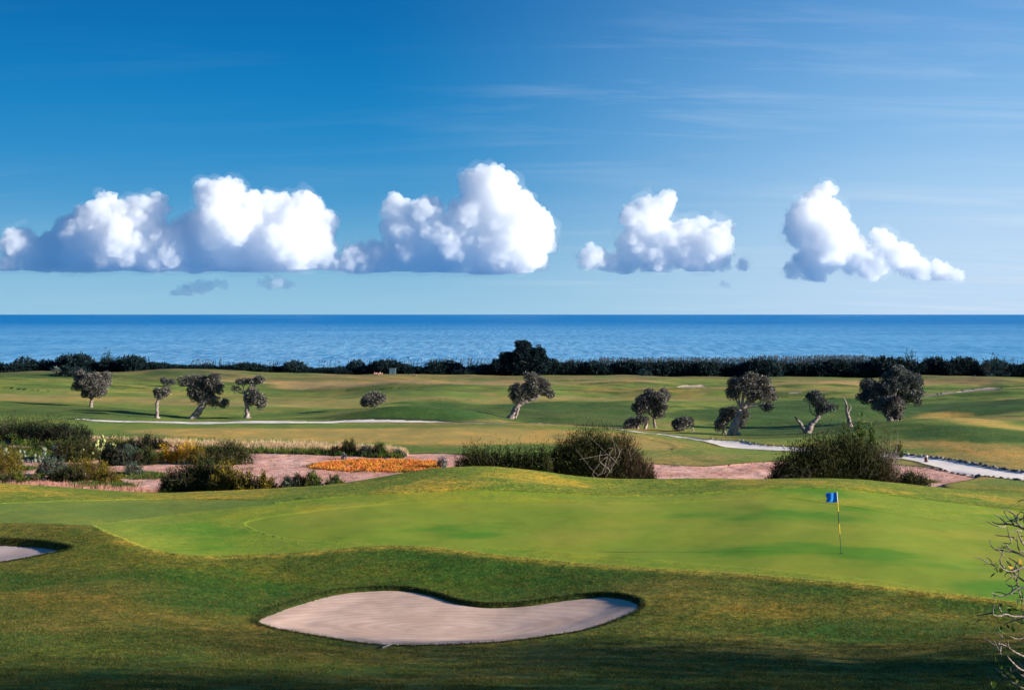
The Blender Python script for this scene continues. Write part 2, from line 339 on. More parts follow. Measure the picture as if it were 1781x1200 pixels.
farb = [plan([(1600,686),(1640,683),(1690,677),(1735,674.5),(1738,676.5),(1700,680),(1650,685),(1610,689)]), plan([(1180,672),(1228,671.5),(1230,673.5),(1182,674)]), plan([(1372,682.5),(1392,681.8),(1398,683.2),(1375,684.2)])]
# strips of long dark rough that edge the far fairways (step down to the mown side)
fw = [plan([(-160,676),(0,673),(60,677),(130,682),(250,681),(430,684.5),(600,678),(760,673),(850,674),(930,680),(1010,683),(1130,680),(1230,676),(1300,684),(1450,692),(1300,698),(1000,697),(800,692),(560,707),(350,718),(200,706),(0,696),(-160,693)]),
      plan([(-160,733),(100,733),(240,738),(500,738),(740,737),(900,741),(1040,745),(1130,764),(1170,774),(1150,782),(1000,770),(700,766),(400,758),(100,750),(-160,745)])]
snap(bunker_poly, (0.0, -0.13)); snap(bunker2_poly, (0.0, -0.13)); snap(green_poly); snap(apron_poly); snap(fair_poly); snap(path_poly); snap(soil_a); snap(soil_b)
for p in farb: snap(p)
for p in fw: snap(p)
D_b1 = sdist(bunker_poly); D_b2 = sdist(bunker2_poly); D_g = sdist(green_poly); D_ap = sdist(apron_poly); D_fp = sdist(fair_poly)
D_sa = sdist(soil_a); D_sb = sdist(soil_b); D_path = sdist(path_poly); D_far = [sdist(p) for p in farb]; D_fw = [sdist(p) for p in fw]
# cut: sand lies lower, with a lip on the far side
def sand_cut(D, poly, lip, w=0.13, dish=0.25):
    global Z
    ins = sst(-D, -0.001, w)
    gx = np.linspace(poly[:, 0].min(), poly[:, 0].max(), 60); lo = np.zeros(60); hi = np.zeros(60)
    for i, x in enumerate(gx):
        n = np.abs(poly[:, 0] - x) < max(0.5, (gx[1] - gx[0]) * 1.5); lo[i] = poly[n, 1].min(); hi[i] = poly[n, 1].max()
    k = np.ones(7) / 7; lo = np.convolve(np.pad(lo, 3, mode='edge'), k, 'valid'); hi = np.convolve(np.pad(hi, 3, mode='edge'), k, 'valid')
    f = (YY - np.interp(XX, gx, lo)) / np.maximum(np.interp(XX, gx, hi - lo), 0.5)
    far_ = sst(f, 0.25, 0.7)
    Z = Z - ins * lip * (0.12 + 0.88 * far_) - sst(-D, 0.1, 1.6) * dish * (1 - 0.7 * np.clip(f, 0, 1))
    Z = Z + np.exp(-((D - 0.10) / 0.14) ** 2) * far_ * 0.04
sand_cut(D_b1, bunker_poly, 0.10, dish=0.14); sand_cut(D_b2, bunker2_poly, 0.20, dish=0.1)
for d, p in zip(D_far, farb): sand_cut(d, p, 0.14, w=0.6, dish=0.02)
Z -= 0.030 * sst(-D_g, -0.03, 0.08) + 0.035 * sst(-np.minimum(D_ap, D_fp), -0.04, 0.12)
for d, a_ in zip(D_fw, (0.16, 0.03)): Z -= a_ * sst(-d, -0.3, 0.3)
Z -= 0.10 * sst(-D_path, -0.1, 0.25)
soil_in = np.maximum(sst(-D_sa, -0.3, 0.4), sst(-D_sb, -0.2, 0.3))
Z -= 0.12 * soil_in
Z += soil_in * fbm(XX * 1.2, YY * 1.2, 77, 4) * 0.10
# grass colour by zone (base colours; shade and sunlight on some slopes painted in)
def mixn(c, f, d): return c * (1 - f[..., None]) + np.array(d) * f[..., None]
C = np.zeros(Z.shape + (3,)); C[:] = (0.060, 0.098, 0.012)
n1_ = fbm(XX / 5, YY / 3.2, 41, 5); n2_ = fbm(XX / 18, YY / 12, 43, 4)
C = mixn(C, sst(n1_ + 0.5 * n2_, 0.0, 0.26) * (YY < 76), (0.120, 0.118, 0.022))             # dry tan patches in the rough
C = mixn(C, sst(-n1_ + 0.3 * n2_, 0.05, 0.26) * (YY < 76), (0.030, 0.085, 0.008))           # lush patches
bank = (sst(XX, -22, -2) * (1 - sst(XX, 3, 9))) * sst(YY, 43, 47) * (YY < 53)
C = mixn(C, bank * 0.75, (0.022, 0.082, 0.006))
far = sst(YY, 76, 84)
C = mixn(C, far, (0.150, 0.205, 0.045))
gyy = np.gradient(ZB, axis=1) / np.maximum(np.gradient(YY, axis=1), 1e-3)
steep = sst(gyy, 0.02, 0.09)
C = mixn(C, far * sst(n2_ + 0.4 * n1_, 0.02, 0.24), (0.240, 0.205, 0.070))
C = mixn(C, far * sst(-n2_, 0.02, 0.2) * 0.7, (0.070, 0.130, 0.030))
C = mixn(C, far * steep * 0.85, (0.045, 0.095, 0.022))  # far slopes facing the camera: shade painted in as darker green
dune = sst(YY, 238, 262) * sst(fbm(XX / 12, YY / 5, 61, 4), -0.12, 0.12)
C = mixn(C, dune, (0.20, 0.155, 0.085))
C = mixn(C, sst(YY, 255, 268) * 0.5, (0.10, 0.12, 0.05))
ap = sst(-D_ap, -0.05, 0.15) * 1.0
C = mixn(C, ap, (0.180, 0.245, 0.024)); C = mixn(C, ap * sst(n1_, 0.04, 0.34) * .8, (0.260, 0.270, 0.036)); C = mixn(C, ap * sst(-n1_, 0.02, 0.25), (0.085, 0.205, 0.014))
crest = sst(YY, 62, 64) * (1 - far) * (1 - ap)
C = mixn(C, crest, (0.14, 0.19, 0.024)); C = mixn(C, crest * sst(n1_, 0.0, 0.2), (0.26, 0.235, 0.035))
rim_ = np.exp(-((np.minimum(D_ap, D_fp) - 0.25) / 0.4) ** 2) * (YY < 57) * sst(XX, -17.5, -13)
C = mixn(C, np.clip(rim_, 0, 1) * 0.75, (0.30, 0.26, 0.04))  # yellow sunlit edge painted along the front of the mown turf
fp = sst(-D_fp, -0.1, 0.2) ; C = mixn(C, fp * (1 - ap) , (0.135, 0.195, 0.036)); C = mixn(C, np.clip(ap * (1 - sst(XX, -17, -11)) * .5, 0, 1), (0.135, 0.195, 0.036))
for d in D_fw:
    q = sst(-d, -0.4, 0.4); C = mixn(C, q * 0.8, (0.130, 0.185, 0.042)); C = mixn(C, q * sst(n2_ + n1_, 0.05, 0.3), (0.21, 0.185, 0.06))
ZONES = [((0.165, 0.140, 0.022), .75, 22, [(1120,1030),(1250,1020),(1450,1030),(1720,1060),(1781,1080),(1600,1090),(1400,1085),(1200,1075),(1130,1060)]),  # first three: yellow sunlight on the near slopes, painted into the turf
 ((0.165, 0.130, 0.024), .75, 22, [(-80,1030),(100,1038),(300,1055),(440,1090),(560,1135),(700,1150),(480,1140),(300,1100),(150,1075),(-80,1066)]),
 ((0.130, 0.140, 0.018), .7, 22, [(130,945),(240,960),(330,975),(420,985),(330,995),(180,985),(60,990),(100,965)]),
 ((0.040, 0.088, 0.022), .85, 105, [(850,706),(930,700),(1000,699),(1080,704),(1130,716),(1100,743),(1000,739),(900,735),(830,728),(760,716)]),  # dark zones from here: shade of banks and mounds painted as dark turf
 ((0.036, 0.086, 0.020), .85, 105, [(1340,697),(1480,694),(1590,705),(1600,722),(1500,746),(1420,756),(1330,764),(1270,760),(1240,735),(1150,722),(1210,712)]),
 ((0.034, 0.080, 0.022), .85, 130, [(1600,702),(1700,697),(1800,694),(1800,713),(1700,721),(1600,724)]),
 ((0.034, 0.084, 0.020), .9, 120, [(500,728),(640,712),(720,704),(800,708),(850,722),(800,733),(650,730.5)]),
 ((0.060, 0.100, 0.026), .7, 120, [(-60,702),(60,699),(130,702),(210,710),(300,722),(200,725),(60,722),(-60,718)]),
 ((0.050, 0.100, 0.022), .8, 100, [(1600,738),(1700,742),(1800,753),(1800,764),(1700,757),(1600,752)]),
 ((0.050, 0.090, 0.030), .7, 200, [(-60,650),(100,645),(200,651),(300,643),(400,650),(400,656),(250,657),(100,657),(-60,657)]),
 ((0.060, 0.100, 0.026), .7, 170, [(430,676),(560,668),(680,664),(800,666),(880,673),(760,679),(600,680)]),
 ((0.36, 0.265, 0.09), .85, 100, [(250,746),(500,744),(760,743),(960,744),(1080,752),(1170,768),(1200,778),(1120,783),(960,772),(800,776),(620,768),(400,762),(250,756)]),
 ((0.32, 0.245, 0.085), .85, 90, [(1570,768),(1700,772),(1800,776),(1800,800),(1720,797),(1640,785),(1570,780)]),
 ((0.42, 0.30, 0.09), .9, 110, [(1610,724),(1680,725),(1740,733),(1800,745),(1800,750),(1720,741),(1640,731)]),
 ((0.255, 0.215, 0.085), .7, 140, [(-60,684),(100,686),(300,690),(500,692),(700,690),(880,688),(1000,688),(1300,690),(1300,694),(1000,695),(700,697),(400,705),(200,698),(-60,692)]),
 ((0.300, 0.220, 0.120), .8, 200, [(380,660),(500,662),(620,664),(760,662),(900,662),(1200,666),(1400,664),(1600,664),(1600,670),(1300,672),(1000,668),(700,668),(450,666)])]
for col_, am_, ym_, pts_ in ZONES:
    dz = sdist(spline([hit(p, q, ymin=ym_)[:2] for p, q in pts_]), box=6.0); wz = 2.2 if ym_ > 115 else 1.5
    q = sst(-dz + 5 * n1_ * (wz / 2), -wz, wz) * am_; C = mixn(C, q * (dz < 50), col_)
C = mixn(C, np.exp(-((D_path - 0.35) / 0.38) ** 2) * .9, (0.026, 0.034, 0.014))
rr = np.minimum(np.abs(D_b1 + 0.06), np.abs(D_b2 + 0.06)); C = mixn(C, np.exp(-(rr / 0.10) ** 2), (0.022, 0.030, 0.008))  # bunker lips: dark soil, with the shade under the lip painted in
soilrim = np.exp(-((np.minimum(D_sa, D_sb)) / 0.35) ** 2); C = mixn(C, np.clip(soilrim, 0, 1) * 0.8, (0.07, 0.055, 0.03))

C = C * np.array([1.20, 1.15, 0.95])
mown = np.maximum(ap, fp)
for d in D_fw: mown = np.maximum(mown, sst(-d, -0.4, 0.4))
RG = 1 - 0.72 * mown - 0.35 * far * (1 - mown)
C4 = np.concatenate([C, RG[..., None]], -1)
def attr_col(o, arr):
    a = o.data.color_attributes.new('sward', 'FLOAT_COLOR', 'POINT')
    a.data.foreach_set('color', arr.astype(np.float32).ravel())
Vall = np.stack([XX, YY, Z], -1).reshape(-1, 3)
ni, nj = Z.shape
ii, jj = np.meshgrid(np.arange(ni - 1), np.arange(nj - 1), indexing='ij')
quads = np.stack([ii*nj+jj, (ii+1)*nj+jj, (ii+1)*nj+jj+1, ii*nj+jj+1], -1).reshape(-1, 4)
def cen(D): return (0.25 * (D[:-1, :-1] + D[1:, :-1] + D[1:, 1:] + D[:-1, 1:])).ravel()
zone = np.zeros(len(quads), int)
zone[cen(D_sa) < 0] = 3; zone[cen(D_sb) < 0] = 3
zone[cen(D_path) < 0] = 4
zone[cen(D_g) < 0] = 2
def mxf(D): return np.maximum(np.maximum(D[:-1, :-1], D[1:, :-1]), np.maximum(D[1:, 1:], D[:-1, 1:])).ravel()
zone[mxf(D_b1) < -0.115] = 5; zone[mxf(D_b2) < -0.115] = 6
for k, d in enumerate(D_far): zone[cen(d) < 0] = 7 + k
def sub(name, z, mat, label_kind='structure'):
    f = quads[zone == z]; u, inv = np.unique(f, return_inverse=True)
    o = mesh_np(name, Vall[u], inv.reshape(f.shape), mat, smooth=True)
    attr_col(o, C4.reshape(-1, 4)[u]); o['kind'] = 'structure'; return o
# --- materials of the ground
def grass_mat(name, fine, bumpd, streak=0.5, soft=1.0):
    m_, t, b = new_mat(name)
    vc_ = N(t, 'ShaderNodeVertexColor', layer_name='sward'); a = vc_.outputs[0]; al = vc_.outputs[1]
    def fa(x): return MA(t, 'MULTIPLY', x, al)
    p = pos(t)
    n_a = noise(t, pos(t, (1, 1.6, 1)), 1.7, 6, 0.65); n_b = noise(t, pos(t, (1, 1.3, 1)), fine, 5, 0.7); n_c = noise(t, p, 0.22, 5, 0.6)
    c = mixc(t, fa(mrange(t, n_a, 0.42, 0.66, 0, soft)), a, mixc(t, 1.0, a, (1.55, 1.22, 1.10), 'MULTIPLY'))
    c = mixc(t, fa(mrange(t, n_a, 0.56, 0.34, 0, soft)), c, mixc(t, 1.0, c, (0.66, 0.86, 0.70), 'MULTIPLY'))
    c = mixc(t, mrange(t, n_c, 0.48, 0.64, 0, soft), c, mixc(t, 1.0, c, (1.38, 1.12, 1.0), 'MULTIPLY'))
    v = MA(t, 'ADD', 1.0, fa(mrange(t, n_b, 0.28, 0.74, -streak, streak)))
    cv = N(t, 'ShaderNodeCombineXYZ')
    for i in range(3): t.links.new(v, cv.inputs[i])
    c = mixc(t, 1.0, c, cv.outputs[0], 'MULTIPLY')
    t.links.new(c, b.inputs['Base Color']); b.inputs['Roughness'].default_value = 0.9; b.inputs['Specular IOR Level'].default_value = 0.15
    b.inputs['Sheen Weight'].default_value = 0.0
    hh = MA(t, 'ADD', n_b, MA(t, 'MULTIPLY', noise(t, p, fine * 0.3, 3), 1.2))
    bump(t, b, fa(hh), 1.0, bumpd)
    return m_
M_rough = grass_mat('rough_grass', 7.0, 0.07, 0.48)
M_green = grass_mat('green_turf', 14.0, 0.006, 0.06, soft=0.35)
def sand_mat(name, c1, c2, rings=True):
    m_, t, b = new_mat(name)
    p = pos(t); n_a = noise(t, p, 0.8, 5); n_b = noise(t, p, 26, 4, 0.7)
    c = mixc(t, mrange(t, n_a, 0.35, 0.65), c1, c2)
    c = mixc(t, mrange(t, n_b, 0.3, 0.75), mixc(t, 1.0, c, (0.90, 0.90, 0.90), 'MULTIPLY'), c)
    hgt = n_b
    if rings:                                         # rake lines that swing round the hollow
        wv = N(t, 'ShaderNodeTexWave', wave_type='RINGS', rings_direction='SPHERICAL'); wv.inputs['Scale'].default_value = 0.9; wv.inputs['Distortion'].default_value = 3.2
        wv.inputs['Detail'].default_value = 2; wv.inputs['Detail Scale'].default_value = 0.35
        mp_ = N(t, 'ShaderNodeMapping'); mp_.inputs['Location'].default_value = (1.2, -41.0, 0); mp_.inputs['Scale'].default_value = (0.55, 1.0, 0)
        g = N(t, 'ShaderNodeNewGeometry'); t.links.new(g.outputs['Position'], mp_.inputs[0]); t.links.new(mp_.outputs[0], wv.inputs['Vector'])
        c = mixc(t, MA(t, 'MULTIPLY', wv.outputs[1], 0.55), c, mixc(t, 1.0, c, (1.25, 1.23, 1.23), 'MULTIPLY'))
        wv2 = N(t, 'ShaderNodeTexWave'); wv2.wave_type = 'RINGS'; wv2.inputs['Scale'].default_value = 3.1; wv2.inputs['Distortion'].default_value = 9; wv2.inputs['Detail Scale'].default_value = 0.5
        t.links.new(mp_.outputs[0], wv2.inputs['Vector'])
        hgt = MA(t, 'ADD', n_b, MA(t, 'MULTIPLY', wv2.outputs[1], 0.45))
    t.links.new(c, b.inputs['Base Color']); b.inputs['Roughness'].default_value = 0.95; b.inputs['Specular IOR Level'].default_value = 0.1
    bump(t, b, hgt, 0.6, 0.012)
    return m_
M_sand = sand_mat('bunker_sand', (0.58, 0.385, 0.285), (0.70, 0.485, 0.37))
M_sand2 = sand_mat('pale_bunker_sand', (0.50, 0.38, 0.34), (0.60, 0.46, 0.42), False)
M_path = sand_mat('path_gravel', (0.78, 0.67, 0.60), (0.86, 0.76, 0.69), False)
m_, t, b = new_mat('dry_soil'); M_soil = m_
p = pos(t); n_a = noise(t, p, 0.35, 6, 0.6); n_b = noise(t, p, 3.0, 6, 0.7); n_c = noise(t, p, 1.1, 5, 0.7)
c = mixc(t, mrange(t, n_a, 0.35, 0.65), (0.62, 0.27, 0.19), (0.78, 0.43, 0.33))
c = mixc(t, MA(t, 'MULTIPLY', mrange(t, n_c, 0.53, 0.66), 0.75), c, (0.18, 0.13, 0.06))
c = mixc(t, MA(t, 'MULTIPLY', mrange(t, n_b, 0.60, 0.72), 0.6), c, (0.17, 0.10, 0.07))
t.links.new(c, b.inputs['Base Color']); b.inputs['Roughness'].default_value = 0.95; bump(t, b, n_b, 0.8, 0.08)
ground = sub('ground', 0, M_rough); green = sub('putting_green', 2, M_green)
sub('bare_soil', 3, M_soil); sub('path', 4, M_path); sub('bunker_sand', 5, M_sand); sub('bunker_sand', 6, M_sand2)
M_sand3 = sand_mat('dull_far_sand', (0.30, 0.24, 0.18), (0.36, 0.28, 0.22), False)
for k in range(3): sub('bunker_sand', 7 + k, M_sand3)
# --- sea
m_, t, b = new_mat('sea_water'); M_sea = m_
g = N(t, 'ShaderNodeNewGeometry')
def seanoise(sx, sy, sc, det, rough=0.6):
    mm = N(t, 'ShaderNodeMapping'); mm.inputs['Scale'].default_value = (sx, sy, 1); t.links.new(g.outputs['Position'], mm.inputs[0])
    return noise(t, mm.outputs[0], sc, det, rough)
wp = seanoise(1.0, 0.10, 0.28, 8, 0.88)                 # chop and wind patches over every scale
wq = seanoise(1.0, 1.6, 0.004, 6, 0.6)
ws = MA(t, 'ADD', MA(t, 'MULTIPLY', wp, 0.85), MA(t, 'MULTIPLY', wq, 0.15))
sp = N(t, 'ShaderNodeSeparateXYZ'); t.links.new(g.outputs['Position'], sp.inputs[0])
sh = mrange(t, sp.outputs['Y'], 2600, 380)                 # shallower water inshore
c1_ = mixc(t, sh, (0.001, 0.150, 0.42), (0.012, 0.23, 0.52)); c2_ = mixc(t, sh, (0.012, 0.30, 0.68), (0.26, 0.62, 0.88))
c = mixc(t, mrange(t, ws, 0.39, 0.60), c1_, c2_)
glint = seanoise(1.0, 0.16, 0.5, 6, 0.85); sX = mrange(t, MA(t, 'ABSOLUTE', MA(t, 'ADD', sp.outputs['X'], 50.0)), 200, 30)
c = mixc(t, MA(t, 'MULTIPLY', mrange(t, glint, 0.53, 0.62), MA(t, 'MULTIPLY', mrange(t, sp.outputs['Y'], 1500, 400), sX)), c, (0.75, 0.85, 0.90))  # pale sparkle painted on the water near shore, left of centre
t.links.new(c, b.inputs['Base Color']); b.inputs['IOR'].default_value = 1.333
t.links.new(mrange(t, ws, 0.38, 0.62, 0.60, 0.38), b.inputs['Roughness'])
w = MA(t, 'ADD', seanoise(0.5, 1, 0.35, 8, 0.62), MA(t, 'MULTIPLY', seanoise(0.5, 1, 0.06, 4), 0.9))
bump(t, b, w, 1.0, 2.2)
yy = np.concatenate([[-200], [300], np.geomspace(400, 120000, 60)]); xs = np.linspace(-1, 1, 41)
SV = np.array([((x * (max(y, 600) * 1.6 + 800)), y, -14.0) for y in yy for x in xs]); k = np.arange(len(yy) - 1)[:, None] * 41 + np.arange(40)[None, :]
k = k.ravel(); sea = mesh_np('sea', SV, np.stack([k, k+1, k+42, k+41], -1), M_sea); sea['kind'] = 'structure'
# ------------------------------------------------------------------ cumulus clouds, real size, 15 km out over the sea
def ico(n):
    import bmesh
    bm = bmesh.new(); bmesh.ops.create_icosphere(bm, subdivisions=n, radius=1.0)
    bm.verts.ensure_lookup_table()
    V = np.array([v.co[:] for v in bm.verts]); Fc = np.array([[v.index for v in f.verts] for f in bm.faces]); bm.free(); return V, Fc
ICO2 = ico(2); ICO1 = ico(1)
def cloud_mat(name, col, dens):
    m = bpy.data.materials.new(name); m.use_nodes = True; t = m.node_tree; t.nodes.clear()
    o = N(t, 'ShaderNodeOutputMaterial'); v = N(t, 'ShaderNodeVolumeScatter'); v.inputs['Color'].default_value = col + (1,)
    v.inputs['Density'].default_value = dens; v.inputs['Anisotropy'].default_value = 0.0
    t.links.new(v.outputs[0], o.inputs['Volume']); return m
def cloud(name, blobs, base, Y, label, group=None, seed=1, vox=9.0, dens=0.012, lev=2, mat=None):
    rs = np.random.RandomState(seed); sc = Y / F
    S = []
    zb = -(base - HZ) * sc
    for (p, q, r) in blobs:
        c = np.array([(p - CX) * sc, Y + rs.uniform(-.5, .5) * r * sc, -(q - HZ) * sc]); R_ = r * sc
        S.append((c, R_ * 0.86))
        n1_ = int(16 + r * 0.4)
        for _ in range(n1_):
            d = rs.normal(size=3); d[2] = d[2] * 0.8 + 0.25; d[1] -= 0.2; d /= np.linalg.norm(d)
            r1 = R_ * rs.uniform(0.26, 0.46); c1 = c + d * (R_ - r1 * rs.uniform(0.55, 0.95)); S.append((c1, r1))
            if lev < 2: continue
            for _ in range(9):
                e = rs.normal(size=3) + d * 1.3; e /= np.linalg.norm(e)
                r2 = r1 * rs.uniform(0.25, 0.45); S.append((c1 + e * (r1 - r2 * 0.4), r2))
    V = []; Fc = []; k = 0
    for c, r in S:
        b = ICO2 if r > 60 else ICO1
        v = b[0] * r + c; V.append(v); Fc.append(b[1] + k); k += len(v)
    V = np.concatenate(V); Fc = np.concatenate(Fc)
    o = mesh_np(name, V, Fc)
    md = o.modifiers.new('r', 'REMESH'); md.mode = 'VOXEL'; md.voxel_size = vox
    tx = bpy.data.textures.new('puff', 'CLOUDS'); tx.noise_scale = 110; tx.noise_depth = 4; tx.cloud_type = 'COLOR'; tx.noise_basis = 'VORONOI_F1'
    ds = o.modifiers.new('d', 'DISPLACE'); ds.texture = tx; ds.texture_coords = 'GLOBAL'; ds.strength = 100; ds.mid_level = 0.5
    tx2 = bpy.data.textures.new('puff2', 'CLOUDS'); tx2.noise_scale = 55; tx2.noise_depth = 2
    ds = o.modifiers.new('d', 'DISPLACE'); ds.texture = tx2; ds.texture_coords = 'GLOBAL'; ds.strength = 80; ds.mid_level = 0.5
    md = o.modifiers.new('r2', 'REMESH'); md.mode = 'VOXEL'; md.voxel_size = vox
    dg = bpy.context.evaluated_depsgraph_get(); me = bpy.data.meshes.new_from_object(o.evaluated_get(dg))
    # keep the outer skin only: drop hollow pockets and crumbs
    nv_ = len(me.vertices); ed = np.zeros(len(me.edges) * 2, np.int32); me.edges.foreach_get('vertices', ed); ed = ed.reshape(-1, 2); lab_ = np.arange(nv_)
    while True:
        m_0 = np.minimum(lab_[ed[:, 0]], lab_[ed[:, 1]]); new = lab_.copy(); np.minimum.at(new, ed[:, 0], m_0); np.minimum.at(new, ed[:, 1], m_0); new = new[new]
        while True:
            n2_ = new[new]
            if (n2_ == new).all(): break
            new = n2_
        if (new == lab_).all(): break
        lab_ = new
    u_, iv, ct = np.unique(lab_, return_inverse=True, return_counts=True); good = ct[iv] > max(300, ct.max() * 0.02) if ct.max() > 2000 else ct[iv] > 0
    if not good.all():
        lt = np.zeros(len(me.polygons), np.int32); me.polygons.foreach_get('loop_total', lt); vi = np.zeros(len(me.loops), np.int32); me.loops.foreach_get('vertex_index', vi)
        co_ = np.zeros(nv_ * 3, np.float32); me.vertices.foreach_get('co', co_); co_ = co_.reshape(-1, 3); st_ = np.concatenate([[0], np.cumsum(lt)[:-1]])
        idx_ = np.full(nv_, -1); idx_[good] = np.arange(good.sum()); fs = []
        for k_ in (3, 4):
            w_ = st_[lt == k_]
            if len(w_): f_ = vi[w_[:, None] + np.arange(k_)]; f_ = f_[good[f_[:, 0]]]; fs.append(idx_[f_])
        tmp = mesh_np('cloud_skin', co_[good], fs, link=False); bpy.data.meshes.remove(me); me = tmp.data; bpy.data.objects.remove(tmp)
    o.modifiers.clear(); old = o.data; o.data = me; bpy.data.meshes.remove(old)
    n = len(me.vertices); co = np.zeros(n * 3, np.float32); me.vertices.foreach_get('co', co); co = co.reshape(-1, 3)
    lo = zb + 75 * fbm(co[:, 0] / 300, co[:, 1] / 300, seed, 4)
    co[:, 2] = np.where(co[:, 2] < lo, lo - (lo - co[:, 2]) * 0.10, co[:, 2])
    me.vertices.foreach_set('co', co.ravel()); me.update()
    me.polygons.foreach_set('use_smooth', np.ones(len(me.polygons), bool))
    me.materials.clear(); me.materials.append(mat or CM)
    tag(o, label, 'cloud', group)
    if vox < 10 and lev == 2:                          # thin vapour hanging round the solid cloud
        o2 = mesh_np('vapour_veil', V[::1], Fc)
        md = o2.modifiers.new('r', 'REMESH'); md.mode = 'VOXEL'; md.voxel_size = 28
        t3 = bpy.data.textures.new('veil', 'CLOUDS'); t3.noise_scale = 190; t3.noise_depth = 5
        ds = o2.modifiers.new('d', 'DISPLACE'); ds.texture = t3; ds.texture_coords = 'GLOBAL'; ds.strength = 330; ds.mid_level = 0.42
        md = o2.modifiers.new('r2', 'REMESH'); md.mode = 'VOXEL'; md.voxel_size = 24
        dg = bpy.context.evaluated_depsgraph_get(); m2_ = bpy.data.meshes.new_from_object(o2.evaluated_get(dg)); o2.modifiers.clear(); o2.data = m2_; m2_.materials.clear(); m2_.materials.append(CMV); o2.parent = o
        c2_ = np.zeros(len(m2_.vertices) * 3, np.float32); m2_.vertices.foreach_get('co', c2_); c2_ = c2_.reshape(-1, 3); c2_[:, 2] = np.where(c2_[:, 2] < zb - 30, zb - 30 - (zb - 30 - c2_[:, 2]) * .25, c2_[:, 2]); m2_.vertices.foreach_set('co', c2_.ravel()); m2_.update()
    return o
CMV = cloud_mat('cloud_veil', (0.985, 0.995, 1.0), 0.0005)
CM = cloud_mat('cloud_vapour', (0.958, 0.988, 0.998), 0.0085)
cloud('cumulus_cloud', [(35,430,34),(85,440,38),(150,410,50),(195,385,45),(250,385,42),(270,360,24),(215,430,55),(290,440,45),(340,420,50),(385,350,40),(360,330,22),(405,335,22),(400,400,60),(450,380,48),(490,370,36),(530,365,32),(560,390,28),(500,420,60),(550,435,38),(440,450,40),(130,455,40),(350,455,40),(20,462,22),(60,462,26),(250,462,34),(190,460,30),(300,462,30),(400,462,34),(460,462,34),(520,460,32),(570,460,24),(590,466,16)],
      470, 15000, 'longest white cumulus cloud, left of the others, with a flat blue-grey base above the sea', 'cumulus clouds over the horizon', 3)
cloud('cumulus_cloud', [(690,365,26),(740,370,30),(700,400,38),(760,410,36),(720,430,45),(620,455,30),(660,450,34),(800,430,42),(830,325,32),(860,330,40),(880,370,50),(900,400,55),(930,410,36),(820,380,40),(860,430,52),(910,440,38),(840,300,14),(770,455,34),(950,420,20),(605,468,14),(640,466,22),(690,464,26),(740,464,30),(810,464,30),(850,462,34),(900,462,26),(935,455,20)],
      473, 15000, 'tallest cumulus cloud, towering white on its right and grey on its left', 'cumulus clouds over the horizon', 7)
cloud('cumulus_cloud', [(1100,380,24),(1125,365,22),(1155,355,22),(1165,345,14),(1130,400,38),(1160,420,42),(1200,410,30),(1220,395,18),(1225,385,9),(1255,405,22),(1265,395,12),(1240,430,34),(1190,440,34),(1100,430,28),(1030,450,24),(1060,460,20),(1290,462,12),(1140,455,30),(1220,455,28),(1255,455,18),(1090,460,22),(1300,464,5)],
      473, 15000, 'white cumulus cloud third from the left, ragged on top, with a grey tail', 'cumulus clouds over the horizon', 11)
cloud('cumulus_cloud', [(1440,330,16),(1425,350,26),(1400,380,32),(1440,380,34),(1390,410,26),(1440,420,42),(1480,440,34),(1530,410,16),(1540,425,22),(1560,445,26),(1600,468,24),(1640,476,20),(1625,462,12),(1665,480,13),(1575,455,24),(1420,455,36),(1510,465,28),(1380,470,18),(1670,488,8)],
      487, 15000, 'rightmost white cumulus cloud, a narrow tower above a trailing base', 'cumulus clouds over the horizon', 15)
CM2 = cloud_mat('thin_cloud_vapour', (0.97, 0.985, 1.0), 0.005)
cloud('small_cloud', [(310,508,10),(322,505,12),(335,503,12),(348,499,14),(362,497,13),(376,494,10),(390,496,8),(300,510,7)], 516, 15000, 'small thin grey cloud low over the sea, longer of the two under the longest cumulus', 'small low clouds', 19, lev=1, mat=CM2)
cloud('small_cloud', [(455,495,9),(468,492,12),(482,491,14),(496,494,11),(508,497,7)], 507, 15000, 'small roundish pale cloud low over the sea, right of the long thin grey one', 'small low clouds', 23, lev=1, mat=CM2)
cloud('small_cloud', [(1257,495,7),(1265,496,6)], 501, 15000, 'tiniest cloud puff, below the third cumulus from the left', 'small low clouds', 25, lev=1, mat=CM2)
cloud('small_cloud', [(598,428,7),(602,420,6),(601,436,6)], 446, 15000, 'faint ragged cloud wisp in the gap between the two biggest cumulus clouds', 'small low clouds', 27, lev=1, mat=CM2)
SC.cycles.volume_bounces = 40; SC.cycles.max_bounces = 42
# ------------------------------------------------------------------ plant builders
def rot_frames(n, rs, up=None, spread=1.0):
    """random unit axis pairs; up = (n,3) preferred long axis"""
    a = rs.normal(size=(n, 3))
    if up is not None: a = up + a * spread
    a /= np.linalg.norm(a, axis=1)[:, None] + 1e-9
    b = rs.normal(size=(n, 3)); b -= (b * a).sum(1)[:, None] * a; b /= np.linalg.norm(b, axis=1)[:, None] + 1e-9
    return a, b
def leaves(P, L, Wd, rs, up=None, spread=1.0):
    """pointed four-sided leaves at P"""
    n = len(P); a, b = rot_frames(n, rs, up, spread)
    L = (L * rs.uniform(0.6, 1.3, n))[:, None]; Wd = (Wd * rs.uniform(0.6, 1.3, n))[:, None]
    V = np.stack([P, P + a * L * 0.45 + b * Wd * 0.5, P + a * L, P + a * L * 0.45 - b * Wd * 0.5], 1).reshape(-1, 3)
    return V, np.arange(n * 4).reshape(-1, 4)
def join(parts):
    V = []; Fc = []; k = 0
    for v, f in parts: V.append(v); Fc.append(f + k); k += len(v)
    return np.concatenate(V), np.concatenate(Fc)
